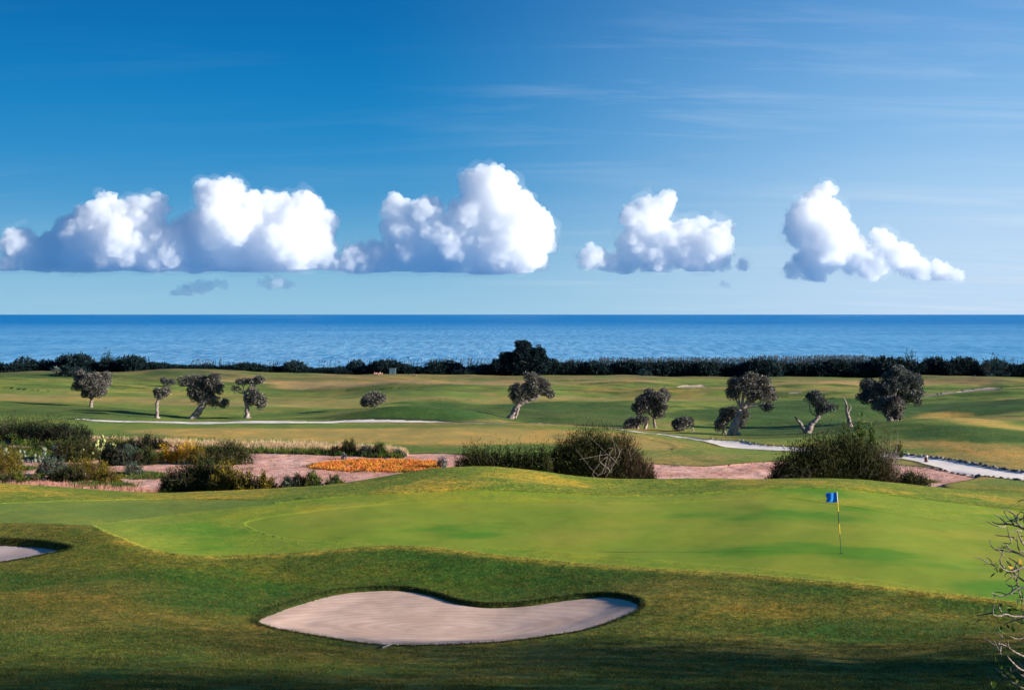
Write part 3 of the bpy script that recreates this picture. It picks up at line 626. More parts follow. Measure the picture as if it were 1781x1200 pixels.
def tube(pts, rad, sides=7, rs=None, rough=0.0):
    P = np.array(pts, float); n = len(P); T = np.gradient(P, axis=0); T /= np.linalg.norm(T, axis=1)[:, None] + 1e-9
    ref = np.array([0.3, 1, 0.2]); V = []
    for i in range(n):
        u = np.cross(T[i], ref); u /= np.linalg.norm(u) + 1e-9; w = np.cross(T[i], u)
        for k in range(sides):
            a = 2 * math.pi * k / sides; r = rad[i] * (1 + (rough * (rs.rand() - 0.5) * 2 if rs is not None else 0))
            V.append(P[i] + (u * math.cos(a) + w * math.sin(a)) * r)
    V.append(P[0]); V.append(P[-1]); V = np.array(V)
    Q = [[i*sides+k, i*sides+(k+1) % sides, (i+1)*sides+(k+1) % sides, (i+1)*sides+k] for i in range(n-1) for k in range(sides)]
    Q += [[(n-1)*sides+k, (n-1)*sides+(k+1) % sides, n*sides+1, n*sides+1] for k in range(0)]
    return V, np.array(Q)
def limb(pts, r0, r1, rs, sides=7, rough=0.15, n=5):
    P = spline(pts, n, closed=False) if len(pts) > 2 else np.linspace(pts[0], pts[-1], 5)
    P = P + rs.normal(size=P.shape) * r0 * 0.10
    rad = np.linspace(r0, r1, len(P)); return tube(P, rad, sides, rs, rough)

M_bark = new_mat('olive_bark')[0]; t = M_bark.node_tree; b = t.nodes['Principled BSDF']
p = pos(t, (1, 1, 0.3)); nn = noise(t, p, 6, 6, 0.7)
t.links.new(mixc(t, mrange(t, nn, 0.35, 0.65), (0.16, 0.125, 0.115), (0.40, 0.31, 0.28)), b.inputs['Base Color']); b.inputs['Roughness'].default_value = 0.9; bump(t, b, nn, 1.0, 0.08)
M_olive = leaf_mat('olive_leaves', (0.030, 0.036, 0.030), (0.46, 0.40, 0.35), (0.05, 0.052, 0.044), 0.12, 0.6, 0.4)
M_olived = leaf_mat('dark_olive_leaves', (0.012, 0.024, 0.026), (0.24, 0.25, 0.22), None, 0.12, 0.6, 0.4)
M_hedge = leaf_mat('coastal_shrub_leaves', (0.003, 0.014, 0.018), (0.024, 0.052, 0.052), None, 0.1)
M_hedge2 = leaf_mat('tamarisk_leaves', (0.010, 0.040, 0.050), (0.05, 0.10, 0.115), None, 0.2)
M_pale = leaf_mat('pale_leaves', (0.16, 0.20, 0.20), (0.36, 0.40, 0.40), None, 0.2)
M_broom = leaf_mat('broom_shoots', (0.004, 0.011, 0.006), (0.085, 0.110, 0.022), (0.075, 0.070, 0.020), 0.15)
M_darkb = leaf_mat('dark_broom_shoots', (0.003, 0.008, 0.006), (0.030, 0.040, 0.014), None, 0.12)
M_broomb = leaf_mat('brown_broom_shoots', (0.05, 0.04, 0.022), (0.16, 0.115, 0.06), None, 0.15)
M_grn = leaf_mat('green_scrub_leaves', (0.020, 0.055, 0.010), (0.13, 0.20, 0.025), (0.16, 0.16, 0.03), 0.25)
M_yel = leaf_mat('yellow_shrub_leaves', (0.38, 0.22, 0.015), (0.85, 0.52, 0.03), None, 0.3)
M_yg = leaf_mat('olive_yellow_leaves', (0.07, 0.065, 0.010), (0.38, 0.27, 0.03), None, 0.3)
M_gg = leaf_mat('grey_green_leaves', (0.045, 0.075, 0.05), (0.16, 0.21, 0.15), None, 0.2)
M_dry = leaf_mat('dry_grass_blades', (0.50, 0.34, 0.18), (0.88, 0.68, 0.44), None, 0.35)
M_pink = leaf_mat('dry_pink_weeds', (0.42, 0.20, 0.14), (0.80, 0.46, 0.34), None, 0.3)
M_succ = leaf_mat('orange_succulent_leaves', (0.45, 0.09, 0.03), (0.95, 0.58, 0.06), (0.80, 0.22, 0.06), 0.2)
M_dead = new_mat('bleached_twigs')[0]; b = M_dead.node_tree.nodes['Principled BSDF']; b.inputs['Base Color'].default_value = (0.26, 0.215, 0.185, 1); b.inputs['Roughness'].default_value = 0.9

M_twig = new_mat('dark_twigs')[0]; b = M_twig.node_tree.nodes['Principled BSDF']; b.inputs['Base Color'].default_value = (0.06, 0.045, 0.03, 1); b.inputs['Roughness'].default_value = 0.9
def crown_pts(blobs, rs, clumps_per, per, sig):
    """leaf points in tufts spread through the outer part of ellipsoids; blobs: (centre, radii)"""
    out = []; upv = []
    for c, r in blobs:
        c = np.array(c); r = np.array(r); area = (r[0]*r[1] + r[1]*r[2] + r[0]*r[2]) * 4.2
        n = max(6, int(area * clumps_per))
        d = rs.normal(size=(n, 3)); d /= np.linalg.norm(d, axis=1)[:, None]
        rr = rs.uniform(0.55, 1.06, n)[:, None]
        cc = c + d * r * rr
        pp = np.repeat(cc, per, 0) + rs.normal(size=(n * per, 3)) * sig
        out.append(pp); upv.append(np.repeat(d, per, 0))
    return np.concatenate(out), np.concatenate(upv)
def puff_pts(blobs, rs, size, per):
    """leaf points on the skins of many small round puffs that fill each ellipsoid: a bumpy crown with dark gaps"""
    out = []; upv = []
    for c, r in blobs:
        c = np.array(c); r = np.array(r); area = (r[0]*r[1] + r[1]*r[2] + r[0]*r[2]) * 4.2; n = max(4, int(area / (size * size) * 0.62))
        for _ in range(n):
            d = rs.normal(size=3); d /= np.linalg.norm(d); q = c + d * r * rs.uniform(.55, .92); rr = size * rs.uniform(.6, 1.15); m_ = int(per * (rr / size) ** 2)
            e = rs.normal(size=(m_, 3)); e[:, 2] += .25; e /= np.linalg.norm(e, axis=1)[:, None]
            out.append(q + e * rr * rs.uniform(.72, 1.05, (m_, 1)) * np.array([1, 1, .85])); upv.append(e)
    return np.concatenate(out), np.concatenate(upv)
def olive(px_, py_, trunk, crown, label, cat='olive tree', name='olive_tree', mat=None, Y=None, dens=7.5, leaf=0.16, seed=1, group='olive trees on the fairway', depth=0.85, sprouts=None):
    """trunk: list of (points in photo px, r0px, r1px); crown: list of (cx, cy, rx, ry) in photo px"""
    rs = np.random.RandomState(seed)
    base = at(px_, py_) if Y is None else atY(px_, Y)
    s = base.y / F
    root = empty(name, base); tag(root, label, cat, group)
    def L(p, q, dy=0.0): return np.array([(p - px_) * s, dy, -(q - py_) * s])
    parts = []
    crn = []
    for (cx_, cy_, rx, ry) in crown:
        crn.append((L(cx_, cy_, rs.uniform(-.35, .35) * rx * s), np.array([rx * s, rx * s * depth, ry * s]) * 1.03))
    for (pts, r0, r1) in trunk:
        P = []
        dy = rs.uniform(-.3, .3) * 8 * s
        for i, (p, q) in enumerate(pts): P.append(L(p, q, dy * i / max(len(pts)-1, 1)))
        if pts[0] == trunk[0][0][0]: P[0] = P[0] - np.array([0, 0, 0.25])
        parts.append(limb(P, r0 * s, r1 * s, rs, 9 if r0 > 3 else 6, 0.2))
    # flared foot and inner limbs reaching into each crown mass
    t0 = trunk[0]; foot = L(*t0[0][0]); parts.append(limb([foot - np.array([0, 0, .2]), foot + (L(*t0[0][1]) - foot) * 0.3], t0[1] * s * 1.6, t0[1] * s * 0.9, rs, 9, 0.2))
    tip = L(*t0[0][-1])
    for c, r in crn:
        mid = (tip + c) / 2 + rs.normal(size=3) * 0.12
        parts.append(limb([tip, mid, c], t0[2] * s * 0.55, 0.03, rs, 5, 0.1, 4))
        for _ in range(4):
            e = c + rs.normal(size=3) * r * 0.5; parts.append(limb([c, (c + e) / 2 + rs.normal(size=3) * 0.05, e], 0.04, 0.015, rs, 4, 0, 3))
    V, Q = join(parts); tr = mesh_np('trunk', V, Q, M_bark, True, root)
    psz = 0.34 if leaf < .3 else .6
    P, U = puff_pts([(c_, r_ * .9) for c_, r_ in crn], rs, psz, int(17 * dens) if leaf < .3 else 90)
    V, Q = leaves(P, leaf, leaf * 0.48, rs, U, 0.9)
    mesh_np('crown', V, Q, mat or M_olive, False, root)
    return root
def shoots_bush(name, p, q0, w, h, label, cat='shrub', group=None, mat=None, n=6000, seed=1, Y=None, lobes=None, shoot=0.30, wd=0.035, twigs=0, lean=0.0, up=0.9, brown=None, base=None, dense=True, depth=0.8):
    """a broom-like bush: (p, q0) foot on the ground, w and h in photo px"""
    rs = np.random.RandomState(seed)
    B = base if base is not None else (at(p, q0) if Y is None else atY(p, Y)); s = B.y / F
    root = empty(name, B); tag(root, label, cat, group)
    Wm = w * s / 2 * 1.12; H = max(-((q0 - h) - HZ) * s - B.z, h * s * .6)
    lobes = lobes or [(0, 0, 1, 1)]
    allP = []; allU = []
    wts = np.array([l[2] * l[3] for l in lobes]); wts = wts / wts.sum()
    for (ox, oy, lw, lh), wt in zip(lobes, wts):
        k = int(n * wt)
        d = rs.normal(size=(k, 3)); d[:, 2] = np.abs(d[:, 2]); d /= np.linalg.norm(d, axis=1)[:, None]
        # tuft structure: quantise directions to a set of shoots bundles
        kb = max(10, k // 45); bd = rs.normal(size=(kb, 3)); bd[:, 2] = np.abs(bd[:, 2]) + 0.05; bd /= np.linalg.norm(bd, axis=1)[:, None]
        bl = rs.uniform(0.74, 1.10, kb)
        ib = rs.randint(0, kb, k); d = bd[ib] + rs.normal(size=(k, 3)) * 0.09; d[:, 2] = np.abs(d[:, 2])
        r = (rs.uniform(0.35, 1.0, k) ** 0.6) * bl[ib]
        P = d * r[:, None] * np.array([Wm * lw, Wm * lw * depth, H * lh]) + np.array([ox * Wm, oy * Wm, -0.05])
        P[:, 0] += lean * P[:, 2]
        U = d * np.array([1, 1, 0.8]) * 0.8 + np.array([lean, 0, up]); U /= np.linalg.norm(U, axis=1)[:, None]
        allP.append(P - U * shoot * 0.5); allU.append(U)
    P = np.concatenate(allP); U = np.concatenate(allU)
    P[:, 2] = np.maximum(P[:, 2], -0.1)
    if brown is not None:
        x0, x1 = brown; f = sst(P[:, 0] / Wm + 0.12 * rs.normal(size=len(P)), x0, x1); sel = rs.rand(len(P)) < f
        V, Q = leaves(P[sel], shoot, wd, rs, U[sel], 0.35); mesh_np('dry_foliage', V, Q, M_broomb, False, root)
        P = P[~sel]; U = U[~sel]
    V, Q = leaves(P, shoot * .85, wd * 1.1, rs, U, 0.55); mesh_np('foliage', V, Q, mat or M_broom, False, root)
    parts = []
    for _ in range(max(twigs, 5)):
        a = rs.uniform(0, 6.28); e = np.array([math.cos(a) * Wm * 0.8, -abs(math.sin(a)) * Wm * depth * 0.93, H * rs.uniform(0.4, 0.85)])
        m_1 = e * np.array([.45, .5, .35]) + rs.normal(size=3) * 0.12 * H; parts.append(limb([np.array([0, 0, -0.1]), m_1, e * np.array([.8, .85, .7]) + rs.normal(size=3) * 0.08 * H, e], 0.022 * min(1, H), 0.007, rs, 4, 0.1, 4))
        for _k in range(3):
            f_ = m_1 + (e - m_1) * rs.uniform(.1, .7); parts.append(limb([f_, f_ + rs.normal(size=3) * .12 * H, f_ + rs.normal(size=3) * .16 * H + np.array([0, 0, .18 * H])], .012, .005, rs, 4, 0, 3))
    V, Q = join(parts); mesh_np('stem', V, Q, M_dead if twigs else M_twig, False, root)
    return root
def tufts(name, pts_xy, hgt, wd, per, mat, label, cat, seed=1, spread=0.25, zoff=0.0, rad=0.12):
    rs = np.random.RandomState(seed); X = np.repeat(pts_xy[:, 0], per) + rs.normal(size=len(pts_xy) * per) * rad; Y_ = np.repeat(pts_xy[:, 1], per) + rs.normal(size=len(pts_xy) * per) * rad
    P = np.stack([X, Y_, lookup(Z, X, Y_) - 0.02 + zoff], 1)
    hh = np.repeat(rs.uniform(0.5, 1.2, len(pts_xy)), per) * hgt
    a, b_ = rot_frames(len(P), rs, np.tile([0, 0, 1.0], (len(P), 1)), spread)
    hh = (hh * rs.uniform(0.6, 1.1, len(P)))[:, None]; ww = (wd * rs.uniform(0.6, 1.2, len(P)))[:, None]
    V = np.stack([P - b_ * ww * .5, P + b_ * ww * .5, P + a * hh + b_ * ww * 0.1, P + a * hh - b_ * ww * 0.1], 1).reshape(-1, 3)
    o = mesh_np(name, V, np.arange(len(P) * 4).reshape(-1, 4), mat); tag(o, label, cat, None, 'stuff'); return o
def scatter_in(poly, n, rs):
    x0, y0 = poly.min(0); x1, y1 = poly.max(0); P = np.stack([rs.uniform(x0, x1, n * 6), rs.uniform(y0, y1, n * 6)], 1); ins = np.zeros(len(P), bool)
    for (ax, ay), (bx, by) in zip(poly, np.roll(poly, -1, 0)): ins ^= ((ay > P[:, 1]) != (by > P[:, 1])) & (P[:, 0] < (bx-ax) * (P[:, 1]-ay) / (by-ay + 1e-12) + ax)
    return P[ins][:n]

# ------------------------------------------------------------------ olive trees on the fairways, from left to right
olive(158, 708, [([(158,708),(159,700),(160,694)],3.2,2.6),([(160,696),(150,685),(143,674)],1.6,0.8),([(160,696),(164,684),(170,672)],1.8,0.9),([(160,696),(160,682),(156,670)],1.4,.8)],
      [(160,665,26,17),(143,661,14,12),(178,663,16,16),(140,652,9,8),(133,672,7,6),(170,680,18,11),(155,683,12,9),(185,655,9,8)],
      'round grey-green olive tree on a short trunk, farthest left of the fairway olives', seed=21)
olive(273, 727, [([(273,727),(273,713),(273,702),(275,694)],3.4,2.2)], [(281,685,10,7),(272,684,7,6),(288,681,7,6)], 'slim pollarded olive with one upright bare trunk and a tiny tuft crown', seed=22, dens=10)
olive(290, 672, [([(290,673),(290,669),(291,666)],1.6,1)], [(290,665,10,6),(284,661,6,4),(299,664,6,5)], 'small dark bush-like tree on the far fairway behind the slim pollarded olive', mat=M_olived, seed=23, dens=5)
olive(336, 728, [([(336,728),(345,716),(352,706),(358,697)],7.0,4.5),([(358,698),(370,692),(384,692)],2.4,1.4)],
      [(348,675,24,22),(365,668,20,18),(335,664,16,12),(318,664,8,7),(374,660,10,10),(352,690,20,14),(372,697,11,9),(390,701,9,7),(338,686,10,10),(380,675,8,14)],
      'large olive tree with a thick pale trunk leaning right and a low side branch', seed=24)
olive(430, 727, [([(430,727),(430,712),(428,698),(426,684)],4.5,2.8),([(426,686),(418,676),(410,672)],1.2,.6),([(426,686),(434,676),(446,672)],1.4,.7),([(426,686),(424,674),(420,666)],1.2,.6)],
      [(420,665,9,5),(440,664,11,5),(450,661,8,6),(409,676,5,4),(449,694,14,12),(440,686,10,9),(455,702,9,9),(434,697,7,9)],
      'olive tree with flat tufts on top and a round leafy ball on its right side', seed=25)
olive(648, 704, [([(645,706),(647,698),(648,692)],1.8,1.2),([(651,706),(652,698),(654,692)],1.5,1.0)], [(648,690,18,11),(638,692,11,9),(660,688,11,9),(650,684,14,6)],
      'small round olive bush standing behind the dark grassy mound', seed=26, Y=150)
olive(890, 728, [([(887,728),(893,717),(899,707),(907,700)],5.5,4.0),([(895,727),(899,718),(902,708)],3.0,2.5),([(905,702),(918,697),(930,693),(938,685)],4.0,2.0)],
      [(908,683,17,15),(897,680,11,15),(925,675,20,15),(943,672,14,13),(922,656,11,7),(952,684,11,5),(934,664,14,9),(900,692,10,8)],
      'lone olive tree in mid-fairway leaning far right on a bent double trunk', seed=27)
r_ = olive(1138, 744, [([(1140,745),(1138,735),(1137,726)],2.6,2.0),([(1137,728),(1130,718),(1126,708)],1.6,1.0),([(1137,728),(1146,716),(1150,706)],1.6,1.0)],
      [(1130,700,18,17),(1113,708,14,13),(1145,692,16,12),(1132,686,13,9),(1155,690,9,9),(1148,714,11,14),(1118,698,12,10),(1153,680,7,5)],
      'broad grey olive tree above two pale stumps beside the sand path', seed=28)
olive(1108, 742, [([(1109,743),(1109,736),(1110,728)],2.6,1.6),([(1122,744),(1124,735),(1123,727)],3.6,1.8)], [(1100,733,12,9),(1116,727,10,6),(1092,738,8,5)],
      'low olive stumps sprouting grey leaves at the foot of the broad grey olive', cat='olive stump', name='olive_stump', seed=29, Y=134, dens=8)
olive(1190, 750, [([(1182,750),(1185,742),(1188,736)],2.0,1.2),([(1207,752),(1204,744),(1201,737)],1.2,.8)], [(1183,737,13,9),(1192,733,10,7),(1200,735,6,8),(1180,743,8,6)],
      'smallest low olive bush between the broad grey olive and the split-trunk olive', seed=30)
olive(1276, 757, [([(1276,758),(1279,742),(1284,724),(1289,712)],7.5,4.0),([(1289,712),(1286,704),(1282,697)],1.8,1.1),([(1289,714),(1297,704),(1304,698),(1312,690)],4.0,2.2),([(1305,698),(1320,703),(1332,708)],1.6,.8),([(1268,757),(1274,738),(1284,722)],3.6,2.0)],
      [(1295,670,20,16),(1318,672,20,16),(1280,666,13,9),(1277,684,12,10),(1305,656,12,8),(1336,682,12,12),(1330,662,9,8),(1333,706,8,9),(1315,688,20,8),(1342,690,6,8)],
      'tallest split-trunk olive with a wide windswept crown beside the sand path', seed=31)
olive(1257, 756, [([(1257,756),(1260,744),(1267,733),(1272,722)],2.2,1.4),([(1262,756),(1257,744),(1254,738)],2.4,1.2)],
      [(1263,722,11,12),(1255,736,9,10),(1275,715,10,8),(1290,730,11,14),(1296,724,7,9),(1250,745,6,6),(1285,738,7,8)],
      'brownish low olive tucked behind the trunk of the tallest split-trunk olive', seed=32, Y=128)
olive(1406, 753, [([(1405,753),(1409,742),(1415,733),(1424,725)],6.5,2.8),([(1402,753),(1396,743),(1390,734),(1382,725)],4.5,1.2),([(1421,728),(1421,716),(1420,706)],1.2,.9)],
      [(1421,697,13,11),(1432,706,13,9),(1416,690,10,8),(1442,708,10,7),(1409,692,6,4),(1428,716,9,5)],
      'v-shaped olive, left limb bare and pale, right limb with dark tuft', seed=33, mat=M_olived, dens=8)
sn = olive(1479, 742, [([(1479,742),(1476,728),(1473,712),(1472,704)],4.0,2.2),([(1473,706),(1470,698),(1466,690)],1.8,.6),([(1475,716),(1479,709),(1478,704)],1.6,.6)], [(1473,704,1.5,1.5)],
      'bare dead olive snag, a pale leafless trunk standing upright', cat='dead tree', name='dead_tree', seed=34, dens=1)
for ch in [c_ for c_ in COL.objects if c_.parent == sn and c_.name.startswith('crown')]: bpy.data.objects.remove(ch)
olive(1548, 731, [([(1552,733),(1545,721),(1541,710),(1537,700)],6.5,3.4),([(1541,712),(1530,704),(1522,698)],2.2,1.2),([(1560,728),(1570,705),(1575,690)],2.4,1.6)],
      [(1520,683,27,19),(1550,668,28,22),(1578,665,26,23),(1560,648,20,13),(1590,682,16,17),(1510,668,16,11),(1592,660,14,13),(1535,690,20,12),(1596,697,6,6),(1500,690,12,9),(1570,690,16,12),(1525,703,10,8)],
      'biggest olive tree, a broad very dark crown rising against the coastal thicket', seed=35, mat=M_olived, dens=6, Y=136)
olive(1553, 731, [([(1566,730),(1566,724),(1563,716)],2.5,1.6),([(1557,730),(1556,722),(1554,716)],2.5,1.6)], [(1545,706,20,15),(1560,708,14,15),(1535,704,11,10),(1554,697,14,9),(1562,722,11,6)],
      'rounded silvery young olive in front of the biggest dark olive', seed=36, Y=132)
# ------------------------------------------------------------------ coastal thicket before the sea: one shrub mesh per kind, copied
G_TH = 'dark shrubs of the coastal thicket'
rs = np.random.RandomState(5)
def thicket_proto(seed, mat, w, h, leafs=1500, spiky=0.0):
    r = np.random.RandomState(seed); root = empty('coastal_shrub', (0, 0, 0))
    bl = [((0, 0, h * .5), (w * .5, w * .5, h * .52)), ((-w * .28, 0, h * .38), (w * .3, w * .3, h * .4)), ((w * .3, .1, h * .4), (w * .3, w * .3, h * .42))]
    P, U = crown_pts(bl, r, 3.4, 14, 0.16)
    P[:, 2] = np.maximum(P[:, 2], -0.3)
    U = U + np.array([0, 0, spiky])
    V, Q = leaves(P, 0.34, 0.20, r, U, 0.7); mesh_np('foliage', V, Q, mat, False, root)
    V, Q = limb([(0, 0, -.3), (0.1, 0, h * .3), (0, 0, h * .6)], 0.1, 0.03, r, 5); mesh_np('stem', V, Q, M_bark, True, root)
    return root
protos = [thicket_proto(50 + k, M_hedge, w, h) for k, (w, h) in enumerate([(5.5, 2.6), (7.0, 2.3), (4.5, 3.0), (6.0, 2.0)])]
used = set()
LM = [(-60, 'the picture\'s left edge'), (30, 'the far left fairway end'), (97, 'the tiny silvery bush'), (158, 'the round left olive'), (215, 'the gap beside the round left olive'), (280, 'the slim pollarded olive'), (350, 'the large leaning olive'), (430, 'the flat-tufted olive'), (500, 'the gap right of the flat-tufted olive'), (580, 'the stretch before the olive bush'), (648, 'the small round olive bush'), (710, 'the thin pole'), (780, 'the empty dune beside the pole'), (850, 'the tallest tree\'s left foot'), (920, 'the tallest dark thicket tree'), (1000, 'the lone leaning olive'), (1070, 'the fairway near the broad grey olive'), (1138, 'the broad grey olive'), (1210, 'the pale far sand strip'), (1300, 'the tallest split-trunk olive'), (1370, 'the second pale sand strip'), (1420, 'the v-shaped olive'), (1475, 'the dead olive snag'), (1550, 'the biggest dark olive'), (1630, 'the dune beside the biggest olive'), (1727, 'the wide feathery tamarisk'), (1800, 'the picture\'s right edge')]
top = [(-60,628),(0,632),(30,628),(60,627),(90,621),(120,620),(150,625),(170,632),(190,626),(230,624),(260,630),(300,633),(340,637),(370,640),(395,634),(420,634),(460,636),(500,632),(540,638),(580,636),(620,633),(660,630),(700,633),(730,634),(770,631),(810,634),(850,632),(880,628),(960,630),(1000,629),(1040,634),(1080,631),(1120,634),(1160,632),(1200,634),(1250,632),(1300,630),(1350,627),(1400,628),(1450,630),(1500,631),(1540,628),(1600,626),(1650,625),(1700,630),(1760,632),(1850,632)]
tx_ = [a for a, b_ in top]; ty_ = [b_ for a, b_ in top]
k = 0; p_ = -200.0
while p_ < 2000:
    for Y_ in (282.0,):
        pp = p_ + rs.uniform(-7, 7) + (14 if Y_ > 285 else 0); i = rs.randint(0, 4)
        o = protos[i] if i not in used else copy_tree(protos[i])
        used.add(i)
        b_ = atY(pp, Y_ + rs.uniform(-1.5, 1.5)); tz = -(np.interp(pp, tx_, ty_) + rs.uniform(-6, 6) - HZ) / F * b_.y
        hh = [2.6, 2.3, 3.0, 2.0][i]; sz = max(0.5, (tz - b_.z) / hh / 1.02)
        o.location = b_; o.scale = (rs.uniform(0.8, 1.15), 1, sz); o.rotation_euler = (0, 0, rs.uniform(0, 6.28))
        j_ = min(range(len(LM)), key=lambda q: abs(LM[q][0] - pp)); d_ = pp - LM[j_][0]
        tag(o, 'dark shoreline thicket shrub ' + ('by ' if 'edge' in LM[j_][1] else 'behind ' if abs(d_) < 16 else 'a little left of ' if d_ < 0 else 'a little right of ') + LM[j_][1], 'shrub', G_TH)
        k += 1
    p_ += rs.uniform(15, 25)
_by = {}
for o in list(COL.objects):
    if o.get('group') == G_TH: _by.setdefault(o['label'], []).append(o)
for lb, os_ in _by.items():
    if len(os_) == 2:
        a_, b_ = sorted(os_, key=lambda q: q.location.x); a_['label'] = lb.replace('thicket shrub', 'shrub, left of two,'); b_['label'] = lb.replace('thicket shrub', 'shrub, right of two,')
# reeds with plumes showing over the thicket
rr_ = []
for a, b_, n_, h_ in [(330, 385, 60, 3.0), (385, 560, 60, 2.6), (560, 760, 70, 2.8), (745, 1060, 360, 3.1), (1040, 1300, 1100, 3.3), (1300, 1520, 1100, 3.6), (1400, 1500, 300, 3.8), (1520, 1620, 50, 3.2), (1680, 1781, 40, 3.2)]:
    for _ in range(n_):
        rr_.append((rs.uniform(a, b_), rs.uniform(286, 292), h_ * rs.uniform(0.62, 1.0)))
V = []; Q = []; kk = 0; V2 = []
for (pp, Y_, h_) in rr_:
    b_ = atY(pp, Y_); lean_ = rs.uniform(0.0, 0.35); wv = 0.05
    h_ = h_ + max(0, (-12.6 - b_.z))
    A = np.array([b_.x, b_.y, b_.z]); T = A + np.array([lean_ * h_ * 0.3, 0, h_])
    for dx, dy in ((wv, 0), (0, wv)):
        V += [A - (dx, dy, 0), A + (dx, dy, 0), T + (dx * .4, dy * .4, 0), T - (dx * .4, dy * .4, 0)]
    pl = np.array([0.14, 0, 0]); D = np.array([lean_ * 0.5 + 0.12, 0, 0.55])
    V2 += [T, T + D * .5 + pl * .6, T + D, T + D * .5 - pl * .6]
    for _ in range(3):
        q_ = A + (T - A) * rs.uniform(.3, .8); e_ = np.array([rs.uniform(-.5, .5), rs.uniform(-.3, .3), rs.uniform(.2, .6)]); V += [q_, q_ + e_ * .5 + (0, 0, .05), q_ + e_, q_ + e_ * .5 - (0, 0, .05)]
o = mesh_np('reeds', np.array(V), np.arange(len(V)).reshape(-1, 4), M_hedge2); tag(o, 'belt of tall reeds with pale plumes standing behind the coastal thicket', 'reeds', None, 'stuff')
V2 = np.array(V2); pl_ = mesh_np('plumes', V2, np.arange(len(V2)).reshape(-1, 4), leaf_mat('reed_plumes', (0.05, 0.09, 0.11), (0.32, 0.34, 0.36), None, 0.4), parent=o); pl_['kind'] = 'stuff'
# the landmark shrubs of the thicket
tr_ = dict(depth=0.8, group=None)
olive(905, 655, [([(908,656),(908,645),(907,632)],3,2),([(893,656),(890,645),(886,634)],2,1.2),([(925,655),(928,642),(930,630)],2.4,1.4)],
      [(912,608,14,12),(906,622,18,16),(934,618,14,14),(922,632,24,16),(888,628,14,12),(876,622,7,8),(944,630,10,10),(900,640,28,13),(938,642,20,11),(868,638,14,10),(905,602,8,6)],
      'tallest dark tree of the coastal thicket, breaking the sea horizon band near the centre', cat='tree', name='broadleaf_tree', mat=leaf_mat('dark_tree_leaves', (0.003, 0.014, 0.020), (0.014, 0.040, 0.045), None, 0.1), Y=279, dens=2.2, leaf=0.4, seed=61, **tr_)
for (pp, q_, w_, h_, lab, mt_, Y_, nm) in [
    (185, 640, 26, 27, 'feathery grey-blue shrub poking up behind the left end of the thicket', M_hedge2, 289, 'tamarisk_shrub'),
    (1727, 648, 58, 32, 'wide feathery blue-grey tamarisk rising from the right end of the thicket', M_hedge2, 279.5, 'tamarisk_shrub'),
    (1347, 646, 34, 27, 'feathery blue-grey shrub among reeds, right of the tallest split-trunk olive', M_hedge2, 280, 'tamarisk_shrub'),
    (1582, 640, 30, 24, 'loose blue-green shrub of the thicket directly behind the biggest dark olive', M_hedge2, 288, 'tamarisk_shrub'),
    (668, 646, 34, 26, 'taller blue-green shrub of the thicket above the pale box', M_hedge2, 280, 'tamarisk_shrub'),
    (97, 647, 12, 9, 'tiny pale silvery bush in front of the thicket at far left', M_pale, 274, 'silver_bush'),
    (1120, 652, 26, 10, 'low greyish shrub at the foot of the thicket left of the tallest split-trunk olive', M_hedge2, 276, 'tamarisk_shrub'),
    ]:
    shoots_bush(nm, pp, q_, w_, h_ + (6 if Y_ > 285 else 0), lab, 'shrub', None, mt_, 1500, int(pp), Y=Y_, shoot=0.6, wd=0.09)
shoots_bush('dark_shrub', 128, 662, 62, 26, 'dark shrub mass jutting forward from the thicket behind the round olive', 'shrub', None, M_hedge, 2200, 128, Y=255, shoot=0.4, wd=0.16)

# ------------------------------------------------------------------ scrub round the bare soil
B = shoots_bush
# big centre clump
B('broom_bush', 1035, 838, 172, 98, 'largest broom bush at centre, with bleached dead stems and brown right flank', 'bush', None, M_broom, 90000, 71, Y=84,
  lobes=[(-.1, 0, .62, 1.0), (.22, -.1, .5, .95), (.48, -.1, .42, .86), (.75, 0, .34, .62), (.9, 0, .22, .42), (-.42, -.1, .5, .88), (-.7, 0, .36, .66)], shoot=.30, wd=.028, twigs=5, brown=(0.30, 0.75))
B('broom_bush', 868, 826, 152, 54, 'low dark broom bush with reddish tips left of the largest broom bush', 'bush', None, M_broom, 80000, 72, Y=79,
  lobes=[(-.85, 0, .14, .74), (-.68, 0, .22, .92), (-.48, 0, .26, 1.0), (-.25, 0, .26, .97), (0, 0, .26, .93), (.22, 0, .26, .97), (.45, 0, .28, .95), (.70, 0, .28, .98), (.9, 0, .25, 1.0)], shoot=.22, wd=.03)
# big right clump
B('broom_bush', 1445, 838, 196, 92, 'largest dark broom bush at right, below the v-shaped olive', 'bush', None, M_broom, 80000, 73, Y=81,
  lobes=[(-.42, 0, .5, .84), (-.12, -.1, .5, .95), (.22, 0, .5, 1.02), (.58, 0, .45, .84), (-.72, 0, .32, .58), (-.9, 0, .2, .36), (.85, 0, .25, .55)], shoot=.30, wd=.028, brown=(0.62, 1.0))
B('green_shrub', 1490, 835, 66, 117, 'tall loose green shrub rising out of the largest right-hand broom bush', 'bush', None, M_grn, 6000, 74, Y=85,
  lobes=[(0, 0, .8, .9), (.1, 0, .5, 1.0), (.7, 0, .35, .88), (-.5, 0, .45, .8)], shoot=.3, wd=.06)
B('dry_bush', 1535, 838, 60, 88, 'dry pinkish-brown twiggy bush at the right edge of the largest right-hand broom', 'bush', None, M_broomb, 4500, 75, Y=83, shoot=.32, wd=.022, twigs=14)
B('broom_bush', 1585, 846, 62, 34, 'small rounded olive-green bush on red soil beside the largest right-hand broom', 'bush', None, M_broom, 7000, 76, Y=79, shoot=.22, wd=.028, brown=(.3, 1.4))
B('green_shrub', 1562, 787, 18, 24, 'tiny green shrub on a thin stem above the sand path', 'bush', None, M_grn, 500, 77, Y=103, lobes=[(0, 0, .9, 1)], shoot=.22, wd=.06)
